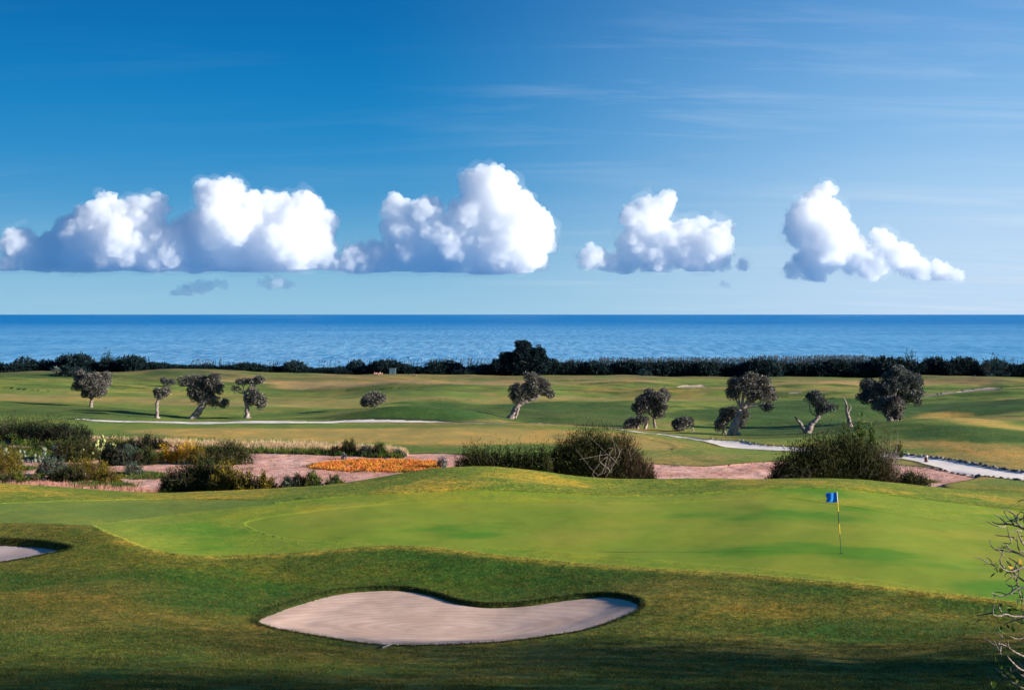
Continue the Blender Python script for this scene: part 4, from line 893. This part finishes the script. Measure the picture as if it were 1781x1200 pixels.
B('broom_bush', 1385, 836, 70, 42, 'low dark bush hugging the left foot of the largest right-hand broom', 'bush', None, M_broom, 7000, 78, Y=80, shoot=.26, wd=.03)
# big left front bush
B('broom_bush', 352, 868, 150, 78, 'largest left-hand broom bush, bright green on its right, before the red soil', 'bush', None, M_broom, 42000, 79, Y=77.5,
  lobes=[(-.3, 0, .6, .86), (.05, 0, .5, 1.0), (.4, 0, .45, .82), (.72, 0, .3, .5), (-.65, 0, .3, .6)], shoot=.27, wd=.028)
B('green_shrub', 395, 866, 70, 66, 'upright lime-green shoots growing out of the largest left-hand broom', 'bush', None, M_yg, 5000, 80, Y=76.5, shoot=.34, wd=.04)
B('broom_bush', 292, 868, 34, 20, 'small dark bush at the left foot of the largest left-hand broom', 'bush', None, M_broom, 3000, 81, Y=76.5, shoot=.2)
G_E = 'low bushes along the back edge of the green'
for i, (pp, w_, h_, lab, mt_) in enumerate([(460, 44, 27, 'yellow-green weed bush right of the largest left-hand broom', M_yg), (505, 46, 22, 'small grey-green bush second right of the largest left-hand broom', M_gg), (540, 40, 27, 'small ragged green bush third right of the largest left-hand broom', M_grn), (582, 34, 20, 'last small green bush on the green edge before open red soil', M_grn), (428, 40, 30, 'low olive bush touching the right flank of the largest left-hand broom', M_yg), (523, 30, 24, 'thin reddish weed between two small bushes on the green edge', M_broomb)]):
    B('low_bush', pp, 850, w_, h_ + 6, lab, 'bush', G_E, mt_, 2200, 82 + i, Y=75.6, shoot=.24, wd=.04)
# left scrub, back to front
sc_ = [
 (20, 765, 110, 42, 112, M_darkb, 'dark broom thicket at the far left edge of the scrub', 9000),
 (75, 768, 90, 44, 111, M_darkb, 'dark broom thicket second from the left scrub edge', 9000),
 (118, 771, 70, 42, 110, M_darkb, 'brown-tipped dark broom thicket third from the left scrub edge', 7000),
 (40, 782, 90, 22, 106, M_grn, 'bright green low bush before the far left broom thicket', 3000),
 (110, 782, 60, 22, 106, M_grn, 'bright green low bush before the brown-tipped broom thicket', 2600),
 (200, 777, 70, 22, 108, M_grn, 'fresh green bush at the edge of the dry grass strip', 3500),
 (255, 779, 60, 24, 107, M_darkb, 'dark rounded bush before the dry grass, left of the yellow shrubs', 5000),
 (165, 794, 50, 26, 101, M_broom, 'tangled dark bush beside the yellowish prickly pear', 4200),
 (128, 796, 66, 40, 100, M_broom, 'tall grey-stemmed bush between the two prickly pears', 8000),
 (195, 806, 38, 32, 97, M_darkb, 'ball-shaped dark bush left of the grey tufted pair', 5200),
 (224, 807, 44, 36, 97, M_gg, 'grey-green tufted bush beside the ball-shaped dark bush', 3800),
 (252, 806, 36, 28, 97, M_broom, 'small dark bush left of the smaller yellow shrub', 3600),
 (288, 802, 28, 30, 98, M_yel, 'smaller yellow flowering shrub, left of its bigger twin', 1700),
 (322, 803, 52, 40, 98, M_yel, 'bigger bright yellow flowering shrub among dark bushes', 3600),
 (344, 803, 30, 34, 97, M_yg, 'yellow-green shrub filling between bigger yellow shrub and dark bush', 1800),
 (390, 802, 90, 36, 98, M_broom, 'wide dark bush with brown tips right of the yellow shrubs', 11000),
 (90, 822, 44, 33, 91, M_gg, 'silvery grey-green rounded bush on the red soil', 3200),
 (150, 832, 70, 38, 88, M_yg, 'olive-gold bush in the middle of the left scrub', 5200),
 (185, 838, 44, 28, 86, M_yg, 'low golden bush at the right end of the olive-gold pair', 2600),
 (120, 838, 50, 28, 87, M_broom, 'dark low bush under the olive-gold bush', 3400),
 (75, 837, 50, 18, 87, M_grn, 'dark green creeping bush below the silvery bush', 2200),
 (5, 828, 60, 60, 88, M_yg, 'golden-green bush cut by the left edge of the picture', 5000),
 (25, 842, 44, 26, 85, M_grn, 'small fresh green bush in the left corner of the scrub', 1800),
 (-50, 815, 100, 60, 92, M_broom, 'dark bush beyond the left edge of the scrub', 5000),
 (232, 822, 30, 22, 91, M_gg, 'small pointed grey-green bush over the creeping green mat', 1200),
 (607, 790, 24, 30, 103.5, M_broom, 'dark upright bush standing out on the dry grass strip', 3200),
 (585, 790, 26, 16, 103.5, M_broom, 'low dark bush left of the upright one on the dry grass strip', 1500),
 (660, 792, 26, 26, 103, M_grn, 'fresh green bush at the right end of the dry grass strip', 2200),
 (637, 792, 30, 20, 103, M_gg, 'brown and green bush between the upright dark and fresh green bushes', 1800),
 (693, 791, 26, 14, 103, M_gg, 'tiny last bush of the dry grass strip', 900),
]
for i, (pp, q_, w_, h_, Y_, mt_, lab, n_) in enumerate(sc_):
    B('scrub_bush', pp, q_, w_ * (1.22 if pp < 300 else 1.05), h_ * 1.06, lab, 'bush', 'bushes of the scrub around the bare soil', mt_, int(n_ * 1.5), 100 + i, Y=Y_, shoot=.20, wd=.032,
      lobes=[(0, 0, .85, 1), (-.5, 0, .5, .75), (.5, .1, .5, .8)] if w_ > 40 else None)
B('silver_bush', 768, 806, 20, 22, 'small silvery white bush at the right end of the orange succulent bed', 'bush', None, M_pale, 900, 140, Y=95, shoot=.14, wd=.05)
B('silver_bush', 599, 793, 13, 7, 'tiny white bush at the back edge of the orange succulent bed', 'bush', None, M_pale, 300, 141, Y=101, shoot=.1, wd=.04)
# creeping mats and dry strips: nobody could count them
rs = np.random.RandomState(6)
def strip(pts, n):
    A = np.array(pts, float); L = np.concatenate([[0], np.cumsum(np.hypot(*np.diff(A[:, :2], axis=0).T))]); u = rs.uniform(0, L[-1], n)
    p = np.interp(u, L, A[:, 0]); q = np.interp(u, L, A[:, 1]); w_ = np.interp(u, L, A[:, 2]); y = q + rs.uniform(-1, 1, n) * w_
    return np.stack([(p - CX) / F * y, y], 1)
tufts('dry_grass', strip([(140,111,1.0),(200,110.5,1.4),(300,110,1.6),(400,109,2),(440,108.5,2.8),(520,107.5,2.2),(600,106.5,1.8),(705,104.5,1.0)], 1500), 0.46, 0.045, 12, M_dry, 'strip of pale dry grass between the fairway and the scrub', 'dry grass', 31)
tufts('green_verge_grass', strip([(330,106.5,.8),(440,105.5,1.2),(520,104.6,1.0),(600,103.6,.9),(700,102.4,.6)], 700), 0.42, 0.045, 9, M_grn, 'dark green verge grass in front of the dry grass strip', 'grass', 32)
_dw = np.concatenate([strip([(0,84,2.2),(60,84,2.6),(120,83,2.2),(200,82,2.0),(290,80,1.6)], 900), strip([(1100,82,1.2),(1300,80.5,1.5),(1360,80.5,1.5)], 160)]); _dw = _dw[fbm(_dw[:, 0] * .7, _dw[:, 1] * .9, 55, 3) + rs.rand(len(_dw)) * .2 > .03]
tufts('dry_weeds', _dw, 0.30, 0.035, 8, M_pink, 'pinkish dry weeds covering the red soil edge', 'weeds', 33, spread=.45)
tufts('creeping_plants', np.concatenate([strip([(195,90.5,1.5),(240,90,2.0),(290,90,1.6)], 500), strip([(80,79,1.5),(150,78,1.2),(230,77.5,1.0)], 260), strip([(1260,79.5,1.0),(1330,79.5,1.4),(1380,80,1.2)], 200), strip([(1570,88.5,1.0),(1600,87.5,1.6),(1625,86.8,.8)], 260)]), 0.16, 0.07, 8, M_grn, 'mats of creeping green plants on the bare soil', 'ground cover', 34, spread=.9, rad=.2)
bed = plan([(540,808),(560,803),(600,799),(660,797),(720,798),(765,802),(768,810),(740,817),(680,818),(600,816),(555,812)], ymin=80)
bp = scatter_in(bed, 4200, rs); bp = bp[fbm(bp[:, 0] * 1.3, bp[:, 1] * .8, 91, 4) + rs.rand(len(bp)) * .2 > .0]
bg_ = scatter_in(bed, 2000, rs); bg_ = bg_[fbm(bg_[:, 0] * .9, bg_[:, 1] * .6, 95, 3) > .13]
tufts('succulent_green_patches', bg_, 0.2, 0.06, 9, M_yg, 'green patches inside the orange succulent bed', 'ground cover', 39, spread=.7, rad=.15)
tufts('succulent_carpet', bp, 0.22, 0.06, 9, M_succ, 'oval bed of orange and red succulent ground cover on the bare soil', 'ground cover', 35, spread=.6, rad=.13)
bd = np.array([b_ for b_ in bed[::2]]) ; tufts('succulent_edge', np.concatenate([bd + rs.normal(size=bd.shape) * .15 for _ in range(4)]), 0.16, 0.07, 6, M_yg, 'olive-green rim leaves round the orange succulent bed', 'ground cover', 36, spread=.8, rad=.15)
tufts('low_green_plants', np.concatenate([strip([(-60,104,3.5),(60,104,3.0),(150,103.5,3.0),(240,103,2.6),(330,103,2.0)], 1500), strip([(0,96,.9),(60,95,.8)], 160), strip([(130,84.5,1.2),(230,84,1.0)], 240)]), 0.34, 0.06, 8, M_grn, 'low green plants filling the ground between the scrub bushes', 'ground cover', 38, spread=.6, rad=.22)
# little weeds dotted over the soil
so_ = np.concatenate([scatter_in(soil_a, 900, rs), scatter_in(soil_b, 420, rs)])
tufts('soil_weeds', so_, 0.12, 0.04, 7, M_yg, 'small weeds dotted over the bare red soil', 'weeds', 37, spread=.9, rad=.10)
# prickly pears
M_pad = new_mat('cactus_pad')[0]; t = M_pad.node_tree; b = t.nodes['Principled BSDF']; g = N(t, 'ShaderNodeNewGeometry')
t.links.new(mixc(t, g.outputs['Random Per Island'], (0.12, 0.17, 0.07), (0.42, 0.42, 0.13)), b.inputs['Base Color']); b.inputs['Roughness'].default_value = .6
M_pad2 = new_mat('grey_cactus_pad')[0]; t = M_pad2.node_tree; b = t.nodes['Principled BSDF']; g = N(t, 'ShaderNodeNewGeometry')
t.links.new(mixc(t, g.outputs['Random Per Island'], (0.06, 0.09, 0.06), (0.18, 0.21, 0.14)), b.inputs['Base Color']); b.inputs['Roughness'].default_value = .6
def cactus(pp, Y_, w, h, n, mat, label, seed):
    r = np.random.RandomState(seed); base = atY(pp, Y_); s = base.y / F; root = empty('prickly_pear', base); tag(root, label, 'cactus', 'prickly pear cacti in the scrub')
    Vb, Fb = ICO1; grown = []
    for i in range(n):
        if not grown or r.rand() < 0.3 and len(grown) < n // 3: p0 = np.array([r.uniform(-.5, .5) * w * s, r.uniform(-.6, .6), -0.03])
        else:
            c, a, L_ = grown[r.randint(len(grown))]; p0 = c + a * L_ * 0.9
            if p0[2] > h * s * 0.85 or abs(p0[0]) > w * s * .52: p0 = np.array([r.uniform(-.5, .5) * w * s, r.uniform(-.6, .6), -0.03])
        a = np.array([r.uniform(-.7, .7), r.uniform(-.5, .5), 1.0]); a /= np.linalg.norm(a); L_ = r.uniform(.15, .21)
        yaw = r.uniform(-1, 1); b_ = np.cross(a, [math.sin(yaw), math.cos(yaw), 0]); b_ /= np.linalg.norm(b_); c_ = np.cross(a, b_)
        cen_ = p0 + a * L_ * .95; grown.append((p0 + a * L_, a, L_))
        V_ = cen_ + Vb[:, :1] * b_ * L_ * .68 + Vb[:, 1:2] * c_ * .035 + Vb[:, 2:] * a * L_
        mesh_np('pad', V_, Fb, mat, True, root)
    return root
cactus(165, 100.5, 60, 34, 44, M_pad, 'prickly pear with yellowish pads lit by the sun', 3)
cactus(185, 103.5, 30, 38, 22, M_pad, 'small upright prickly pear behind the yellowish one', 5)
cactus(58, 99, 78, 26, 52, M_pad2, 'grey-green prickly pear with a pale spear pad, left of the scrub', 8)
cactus(30, 101, 50, 20, 24, M_pad2, 'low grey prickly pear nearest the left edge of the picture', 9)
# grass blades that roughen the turf round the bunkers and the foreground: one uncountable sward
# ------------------------------------------------------------------ flag on the green
def plain(name, col, rough=.5, metal=0.0):
    m = new_mat(name)[0]; t = m.node_tree; b = t.nodes['Principled BSDF']; nn = noise(t, pos(t), 9, 3)
    t.links.new(mixc(t, nn, tuple(c * .88 for c in col), tuple(min(1, c * 1.08) for c in col)), b.inputs['Base Color'])
    b.inputs['Roughness'].default_value = rough; b.inputs['Metallic'].default_value = metal; return m
fb = at(1463, 959); s = fb.y / F
fl = empty('golf_flag', fb); tag(fl, 'blue golf flag on a yellow and black striped pole stuck in the green', 'golf flag')
def LP(p, q): return np.array([(p - 1463) * s, 0, -(q - 959) * s])
bands = [(959, 925, 'K', 0.009), (925, 907, 'Y', 0.014), (907, 886, 'K', 0.014), (886, 870, 'Y', 0.014), (870, 852, 'W', 0.013)]
MK = plain('black_pole_paint', (0.02, 0.03, 0.03)); MY = plain('yellow_pole_paint', (0.85, 0.55, 0.02)); MW = plain('white_pole_paint', (0.75, 0.75, 0.75))
# the pole is one tube with painted bands
V = []; Q = []; mi = []
ax = lambda q: LP(1463 + (q - 959) * 0.071, q)
k = 0
for q0, q1, c_, r in bands:
    r *= 1.25
    for i, q in enumerate(np.linspace(q0, q1, 3)):
        c0 = ax(q) - (np.array([0, 0, .15]) if q == 959 else 0)
        for a in range(10): V.append(c0 + r * np.array([math.cos(a * .6283), math.sin(a * .6283), 0]))
    for i in range(2):
        for a in range(10): Q.append([k + i*10 + a, k + i*10 + (a+1) % 10, k + (i+1)*10 + (a+1) % 10, k + (i+1)*10 + a]); mi.append('KYW'.index(c_))
    k += 30
mesh_np('pole', np.array(V), np.array(Q), smooth=True, parent=fl, mats=[MK, MY, MW], midx=mi)
# cloth, rippled, hanging to the left of the pole
M_flag = new_mat('blue_flag_cloth')[0]; t = M_flag.node_tree; b = t.nodes['Principled BSDF']; b.inputs['Base Color'].default_value = (0.012, 0.36, 1.0, 1); b.inputs['Roughness'].default_value = .7
tr = N(t, 'ShaderNodeBsdfTranslucent'); tr.inputs[0].default_value = (0.01, 0.38, 1.0, 1); mx = N(t, 'ShaderNodeMixShader'); mx.inputs[0].default_value = .45
t.links.new(b.outputs[0], mx.inputs[1]); t.links.new(tr.outputs[0], mx.inputs[2]); t.links.new(mx.outputs[0], t.nodes['Material Output'].inputs[0])
nu, nv = 16, 10; V = []
tl, tr_, bl, br = LP(1437.5, 855), LP(1455.4, 852.5), LP(1437, 870.5), LP(1456.6, 870)
for j in range(nv + 1):
    for i in range(nu + 1):
        u = i / nu; v = j / nv; P = (1-v) * ((1-u) * tl + u * tr_) + v * ((1-u) * bl + u * br)
        P = P + np.array([-0.03 * math.sin(v * 6.0 + 1) * (1-u), 0.035 * math.sin(u * 9 + v * 2) * (1 - u) + 0.01, 0.012 * math.sin(u * 7)])
        V.append(P)
ids = np.arange((nu+1)*(nv+1)).reshape(nv+1, nu+1); Q = np.stack([ids[:-1, :-1].ravel(), ids[:-1, 1:].ravel(), ids[1:, 1:].ravel(), ids[1:, :-1].ravel()], -1)
cl = mesh_np('flag_cloth', np.array(V), Q, M_flag, True, fl); sd = cl.modifiers.new('thickness', 'SOLIDIFY'); sd.thickness = 0.004
# cup
V = []; n_ = 20
for r, z in ((.064, .004), (.054, .004), (.054, -.03), (.0, -.03)):
    for a in range(n_): V.append(np.array([r * math.cos(2*math.pi*a/n_) + 0.0, r * math.sin(2*math.pi*a/n_), z + .004]))
Q = [[i*n_+a, i*n_+(a+1) % n_, (i+1)*n_+(a+1) % n_, (i+1)*n_+a] for i in range(3) for a in range(n_)]
mesh_np('hole_cup', np.array(V), np.array(Q), MK, False, fl)
# ------------------------------------------------------------------ rake on the near lip of the bunker
rk = empty('bunker_rake', at(640, 1124.5)); tag(rk, 'bunker rake lying on the near grass edge of the kidney-shaped bunker', 'rake'); s = rk.location.y / F
MD = plain('dark_rake_handle', (0.035, 0.05, 0.045)); MG = plain('grey_rake_head', (0.18, 0.18, 0.19))
def tw(p, q, z=.04): v = at(p, q); return np.array(v) + (0, 0, z) - np.array(rk.location)
V, Q = tube([tw(598, 1124.5), tw(640, 1125), tw(674, 1125.5)], [.014, .014, .014], 6); mesh_np('handle', V, Q, MD, True, rk)
a0, a1 = tw(664, 1129, .05), tw(682, 1122, .05); V, Q = tube([a0, (a0 + a1) / 2, a1], [.018] * 3, 6); parts = [(V, Q)]
for f in np.linspace(.03, .97, 12):
    c0 = a0 + (a1 - a0) * f; parts.append(tube([c0, c0 + (0.01, 0, -.03), c0 + (.02, 0, -.07)], [.006, .005, .003], 4))
V, Q = join(parts); mesh_np('rake_head', V, Q, MG, True, rk)
# ------------------------------------------------------------------ stones edging the cart path
M_stone = new_mat('edge_stone')[0]; t = M_stone.node_tree; b = t.nodes['Principled BSDF']; oi = N(t, 'ShaderNodeObjectInfo')
t.links.new(mixc(t, oi.outputs['Random'], (0.07, 0.055, 0.05), (0.30, 0.24, 0.21)), b.inputs['Base Color']); b.inputs['Roughness'].default_value = .9
rs = np.random.RandomState(8); SM = []
for k in range(5):
    V = ICO2[0] * (0.8 + 0.4 * rs.rand(len(ICO2[0]), 1)) * np.array([.20, .15, .13]); V[:, 2] = np.maximum(V[:, 2], -.08)
    SM.append(mesh_np('edge_stone', V, ICO2[1], M_stone, False, link=False).data)
def stones(pts, ymin, step, lab, grp, off=0.0, sc=1.0):
    A = spline([hit(p, q, ymin=ymin)[:2] for p, q in pts], 8, closed=False); L = np.concatenate([[0], np.cumsum(np.hypot(*np.diff(A, axis=0).T))]); u = 0; c = 0
    while u < L[-1]:
        x = np.interp(u, L, A[:, 0]) + rs.normal() * .05; y = np.interp(u, L, A[:, 1]) + off + rs.normal() * .08
        o = bpy.data.objects.new('edge_stone', SM[rs.randint(5)]); COL.objects.link(o); o.location = (x, y, gz(x, y) + .03); k = rs.uniform(.45, 1.05) * sc; o.scale = (k, k, k * rs.uniform(.7, 1.2)); o.rotation_euler = (0, 0, rs.uniform(0, 6.28))
        tag(o, lab, 'stone', grp); u += rs.uniform(.7, 1.3) * step; c += 1
    return c
c1 = stones([(1558,789),(1600,792.5),(1650,798.5),(1700,807.5),(1750,816.5),(1781,820.5),(1840,829)], 90, .36, 'rough stone in the row edging the far side of the sand path', 'stones on the far side of the path')
c2 = stones([(1622,812),(1650,818),(1700,826),(1781,835.5),(1840,844)], 80, .42, 'rough stone in the row edging the near side of the sand path', 'stones on the near side of the path', -.15, .85)
c3 = stones([(1240,763.5),(1262,765.5),(1290,767),(1310,771.5),(1340,774.5),(1385,776.5)], 95, .7, 'rough stone edging the path where it widens below the olives', 'stones where the path widens', .15, .8)
print('stones', c1, c2, c3)
# post on the path, utility box, pole, reddish rubble
def boxm(x0, x1, y0, y1, z0, z1):
    V = np.array([(x, y, z) for x in (x0, x1) for y in (y0, y1) for z in (z0, z1)], float)
    return V, np.array([[0,1,3,2],[4,6,7,5],[0,4,5,1],[2,3,7,6],[0,2,6,4],[1,5,7,3]])
mp_ = empty('marker_post', at(1611, 801)); tag(mp_, 'squat dark marker post with a pale cap beside the sand path', 'marker post')
V, Q = tube([(0, 0, -.1), (0, 0, .1), (0, 0, .3), (0, 0, .36)], [.13, .14, .12, .10], 10); mesh_np('post', V, Q, plain('dark_red_post', (.10, .04, .04)), True, mp_)
V, Q = tube([(0, 0, .36), (0, 0, .40), (0, 0, .46), (0, 0, .50)], [.11, .15, .12, .02], 10); mesh_np('cap', V, Q, plain('pale_cap', (.6, .5, .5)), True, mp_)
bx = empty('utility_box', atY(683, 276)); tag(bx, 'small pale utility box standing in front of the coastal thicket', 'utility box')
hz_ = 0.3
V, Q = boxm(-.62, .62, -.4, .4, -.2, 1.05); mesh_np('cabinet', V, Q, plain('pale_box_paint', (.10, .17, .22)), False, bx)
V, Q = boxm(-.68, .68, -.46, .46, 1.052, 1.14); mesh_np('lid', V, Q, plain('pale_box_lid', (.14, .22, .27)), False, bx)
V, Q = boxm(-.012, .012, -.415, -.402, .0, .95); mesh_np('door_seam', V, Q, MK, False, bx)
pl = empty('thin_pole', atY(710, 289)); tag(pl, 'thin dark pole rising above the thicket right of the pale box', 'pole')
V, Q = tube([(0, 0, -.3), (0, 0, 1.8), (0, 0, 3.8)], [.05, .045, .04], 6); mesh_np('shaft', V, Q, MK, True, pl)
V, Q = boxm(-.25, .25, -.06, .06, 3.75, 3.87); mesh_np('crosspiece', V, Q, MK, False, pl)
for (p_, q_, w_, lab) in [(656, 652, .9, 'larger low heap of reddish rubble on the dune below the pale box'), (722, 655, .45, 'smaller reddish rubble lump on the dune right of the larger heap')]:
    hb = atY(p_, 268); V = []; parts = []
    for _ in range(14): v = ICO1[0] * rs.uniform(.12, .3) * w_ * (.8 + .4 * rs.rand(len(ICO1[0]), 1)) + np.array([rs.normal() * .5 * w_, rs.normal() * .3, .1 + abs(rs.normal()) * .12]); parts.append((v, ICO1[1]))
    V, Q = join(parts); o = mesh_np('rubble_heap', V, Q, plain('red_rubble', (.45, .22, .18))); o.location = hb; tag(o, lab, 'rubble')
# ------------------------------------------------------------------ bare fig sapling at the right edge, close to the camera
rs = np.random.RandomState(12); YB = 14.0; sb = YB / F; bb = Vector(((1850 - CX) * sb, YB, gz((1850 - CX) * sb, YB)))
fig = empty('bare_fig_tree', bb); tag(fig, 'nearly bare tree with pale twigs and few leaves at the right picture edge', 'tree')
M_fig = new_mat('fig_bark')[0]; t = M_fig.node_tree; b = t.nodes['Principled BSDF']; nn = noise(t, pos(t), 30, 4)
t.links.new(mixc(t, mrange(t, nn, .35, .65), (.12, .075, .06), (.34, .27, .24)), b.inputs['Base Color']); b.inputs['Roughness'].default_value = .8
def FP(p, q, dy=0): return np.array([(p - CX) * sb - bb.x, dy, -(q - HZ) * sb - bb.z])
parts = []; trunk_pts = [FP(1850, HZ - bb.z / sb + 10), FP(1838, 1180), FP(1826, 1090), FP(1815, 1000), FP(1806, 930), FP(1800, 880)]
V, Q = limb(trunk_pts, .055, .014, rs, 10, .1, 6); mesh_np('trunk', V, Q, M_fig, True, fig)
tips = []
def branch(pts, r0=3.0, r1=1.1):
    d0 = rs.uniform(-.25, .1); P = [FP(p, q, d0 * (i / max(1, len(pts) - 1))) for i, (p, q) in enumerate(pts)]
    parts.append(limb(P, r0 * sb * .5, r1 * sb * .55, rs, 6, .12, 5)); tips.append(P[-1])
BR = [[(1812,940),(1790,925),(1778,918),(1766,914),(1752,912),(1740,913),(1730,909)],[(1752,912),(1742,903),(1734,896),(1727,893)],[(1766,914),(1758,905),(1752,897),(1749,889)],[(1778,918),(1772,912),(1764,905)],[(1749,912),(1742,914),(1728,912)],
 [(1812,960),(1790,952),(1776,944),(1768,935),(1762,925),(1757,918)],[(1776,924),(1768,921),(1755,923)],[(1774,905),(1775,895)],[(1781,908),(1778,898),(1776,890)],[(1810,905),(1795,898),(1783,893),(1774,889)],
 [(1764,934),(1752,933),(1733,931)],[(1812,975),(1785,962),(1770,955),(1766,940),(1764,930)],[(1812,985),(1780,966),(1762,959),(1752,958),(1740,956),(1729,955)],[(1762,959),(1750,951),(1741,941)],
 [(1818,1010),(1790,990),(1775,985),(1760,989),(1748,990),(1738,986),(1728,979)],[(1748,988),(1736,977),(1729,968)],[(1775,985),(1768,978),(1757,971)],[(1775,985),(1770,990),(1758,1000),(1748,997)],[(1738,986),(1728,983),(1719,976)],
 [(1820,1040),(1800,1020),(1785,1012),(1768,1000),(1762,985),(1757,978)],[(1820,1030),(1790,1024),(1772,1022),(1758,1029),(1745,1035),(1732,1033),(1721,1029)],[(1772,1022),(1768,1012),(1767,1005)],[(1772,1024),(1775,1036),(1779,1052)],
 [(1826,1085),(1800,1075),(1778,1070),(1755,1068),(1741,1063),(1727,1065),(1716,1060),(1716,1042)],[(1741,1063),(1733,1052),(1732,1045)],[(1727,1065),(1712,1069),(1701,1072)],[(1790,1074),(1770,1078),(1750,1087)],
 [(1828,1100),(1800,1092),(1775,1083),(1760,1072),(1750,1066)],[(1830,1120),(1800,1100),(1781,1106),(1765,1108),(1752,1103)],[(1832,1150),(1800,1146),(1781,1140),(1765,1132),(1752,1125),(1742,1116),(1738,1105)],[(1752,1125),(1740,1118),(1730,1115)],[(1742,1118),(1735,1128),(1732,1133)],
 [(1836,1170),(1800,1168),(1770,1160),(1755,1148),(1745,1138),(1738,1130)],[(1838,1190),(1800,1185),(1775,1172),(1760,1160)],[(1836,1210),(1790,1200),(1768,1190),(1752,1180)],[(1770,1160),(1760,1172),(1748,1178)],[(1838,1200),(1800,1180),(1782,1160),(1770,1150)],[(1838,1205),(1795,1195),(1785,1180),(1779,1170)],
 [(1668,1205),(1668,1196),(1667,1188)]][:-1]
for i, b_ in enumerate(BR): branch(b_, 5.0 if len(b_) > 5 else 3.0, 1.3)
for _ in range(40):                                   # the side of the tree beyond the frame
    q0 = rs.uniform(900, 1190); x0 = 1800 + (q0 - 880) * .16; branch([(x0, q0), (x0 + rs.uniform(15, 60), q0 - rs.uniform(5, 30)), (x0 + rs.uniform(50, 130), q0 - rs.uniform(20, 70))], 4, 1.2)
for _ in range(150):
    base_ = parts[rs.randint(len(parts))][0]; p0 = base_[rs.randint(len(base_) - 2)]; e = rs.normal(size=3) * np.array([1, .8, .8]) + np.array([-.4, 0, .5]); e /= np.linalg.norm(e); l_ = rs.uniform(.06, .16)
    parts.append(limb([p0, p0 + e * l_ * .5 + rs.normal(size=3) * .01, p0 + e * l_], .006, .0035, rs, 5, 0, 3))
V, Q = join(parts); mesh_np('branches', V, Q, M_fig, True, fig)
LQ = [(1723,983),(1730,982),(1735,995),(1728,993),(1742,992),(1736,1046),(1745,1052),(1738,1050),(1762,1034),(1768,1035),(1706,1070),(1732,1086),(1738,1092),(1750,1056),(1760,1058),(1745,1100),(1755,1095),(1776,1078),(1778,1074),(1735,1150),(1742,1165),(1725,1178),(1715,1175),(1730,1185),(1760,1180),(1770,1196),(1756,1170),(1775,1130)]
LP_ = np.array([FP(p, q, rs.uniform(-.2, .05)) for p, q in LQ for _ in range(2)]) + rs.normal(size=(len(LQ) * 2, 3)) * .012
V, Q = leaves(LP_, .07, .05, rs); mesh_np('leaves', V, Q, M_grn, False, fig)
LP_ = np.array([FP(p, q, -.1) for p, q in [(1747,981),(1771,979),(1748,983),(1770,982)]]); V, Q = leaves(LP_, .06, .045, rs); mesh_np('yellow_leaves', V, Q, M_yel, False, fig)
# ------------------------------------------------------------------ unseen trees beside the hill on the right, added to shade the near slope
rs = np.random.RandomState(77)
def shade_tree(x, y, h, w, seed, label):
    r = np.random.RandomState(seed); root = empty('broadleaf_tree', (x, y, gz(x, y))); tag(root, label, 'tree', 'added unseen trees shading the near slope')
    parts = [limb([(0, 0, -.3), (.1, 0, h * .25), (0, .1, h * .5)], .28, .14, r, 9, .1)]
    bl = []
    for k in range(9):
        a = r.uniform(0, 6.28); c = np.array([math.cos(a) * w * .28, math.sin(a) * w * .28, h * r.uniform(.38, .82)]); bl.append((c, np.array([w * .27, w * .27, h * .17]))); parts.append(limb([(0, .1, h * .35), c * .6 + (0, 0, h * .15), c], .1, .03, r, 6, .1))
    V, Q = join(parts); mesh_np('trunk', V, Q, M_bark, True, root)
    P, U = crown_pts(bl, r, 1.0, 12, 0.5); V, Q = leaves(P, .22, .11, r, U, .9); mesh_np('crown', V, Q, M_olived, False, root)
for i, (x, y, h, w, lab) in enumerate([(28, 28.5, 9, 7, 'broad unseen tree added for shade, level with the near bunker'), (34, 27, 14, 8, 'tallest unseen tree added for shade, right of the near slope'), (26, 22.5, 13, 8, 'rounded tall unseen tree added for shade beside the bare fig'), (36, 20, 15, 9, 'wide tall unseen tree added for shade, farthest from the near slope'), (21, 17, 11, 8, 'nearest unseen tree added for shade, beside the camera hill'), (36, 13, 15, 9, 'tall unseen tree added for shade, set back behind the nearest one'), (42, 19, 16, 9, 'far tall unseen tree added for shade, right of the widest one')]):
    shade_tree(x, y, h, w, 200 + i, lab)
# short rough turf standing up in blades on the near slope
rs = np.random.RandomState(88); n_ = 90000
y_ = 27 + (60 - 27) * rs.rand(n_) ** 1.25; x_ = (rs.uniform(-60, 1850, n_) - CX) / F * y_
keep = (lookup(np.minimum(np.minimum(D_b1, D_b2), D_ap), x_, y_) > 0.05) & (lookup(D_fp, x_, y_) > 0.05)
P2 = np.stack([x_, y_], 1)[keep]; P2 = P2[fbm(P2[:, 0] / .8, P2[:, 1] / .8, 3, 3) + rs.rand(len(P2)) * .3 > 0.05]
M_blade = leaf_mat('turf_blades', (0.040, 0.062, 0.008), (0.21, 0.20, 0.035), (0.20, 0.16, 0.04), 0.3)
tufts('rough_turf', P2, 0.065, 0.016, 7, M_blade, 'short rough grass on the near slope round the bunkers', 'grass', 41, spread=.7, rad=.05, zoff=.01)


lp = np.concatenate([spline(bunker_poly[::8], 14), spline(bunker2_poly[::8], 14)]); lp = np.concatenate([lp + rs.normal(size=lp.shape) * .045 for _ in range(3)])
tufts('bunker_lip_grass', lp, 0.075, 0.012, 12, leaf_mat('lip_grass', (0.016, 0.030, 0.006), (0.075, 0.085, 0.02), None, .2), 'ragged grass hanging over the rims of the bunkers', 'grass', 42, spread=.9, rad=.05, zoff=.02)
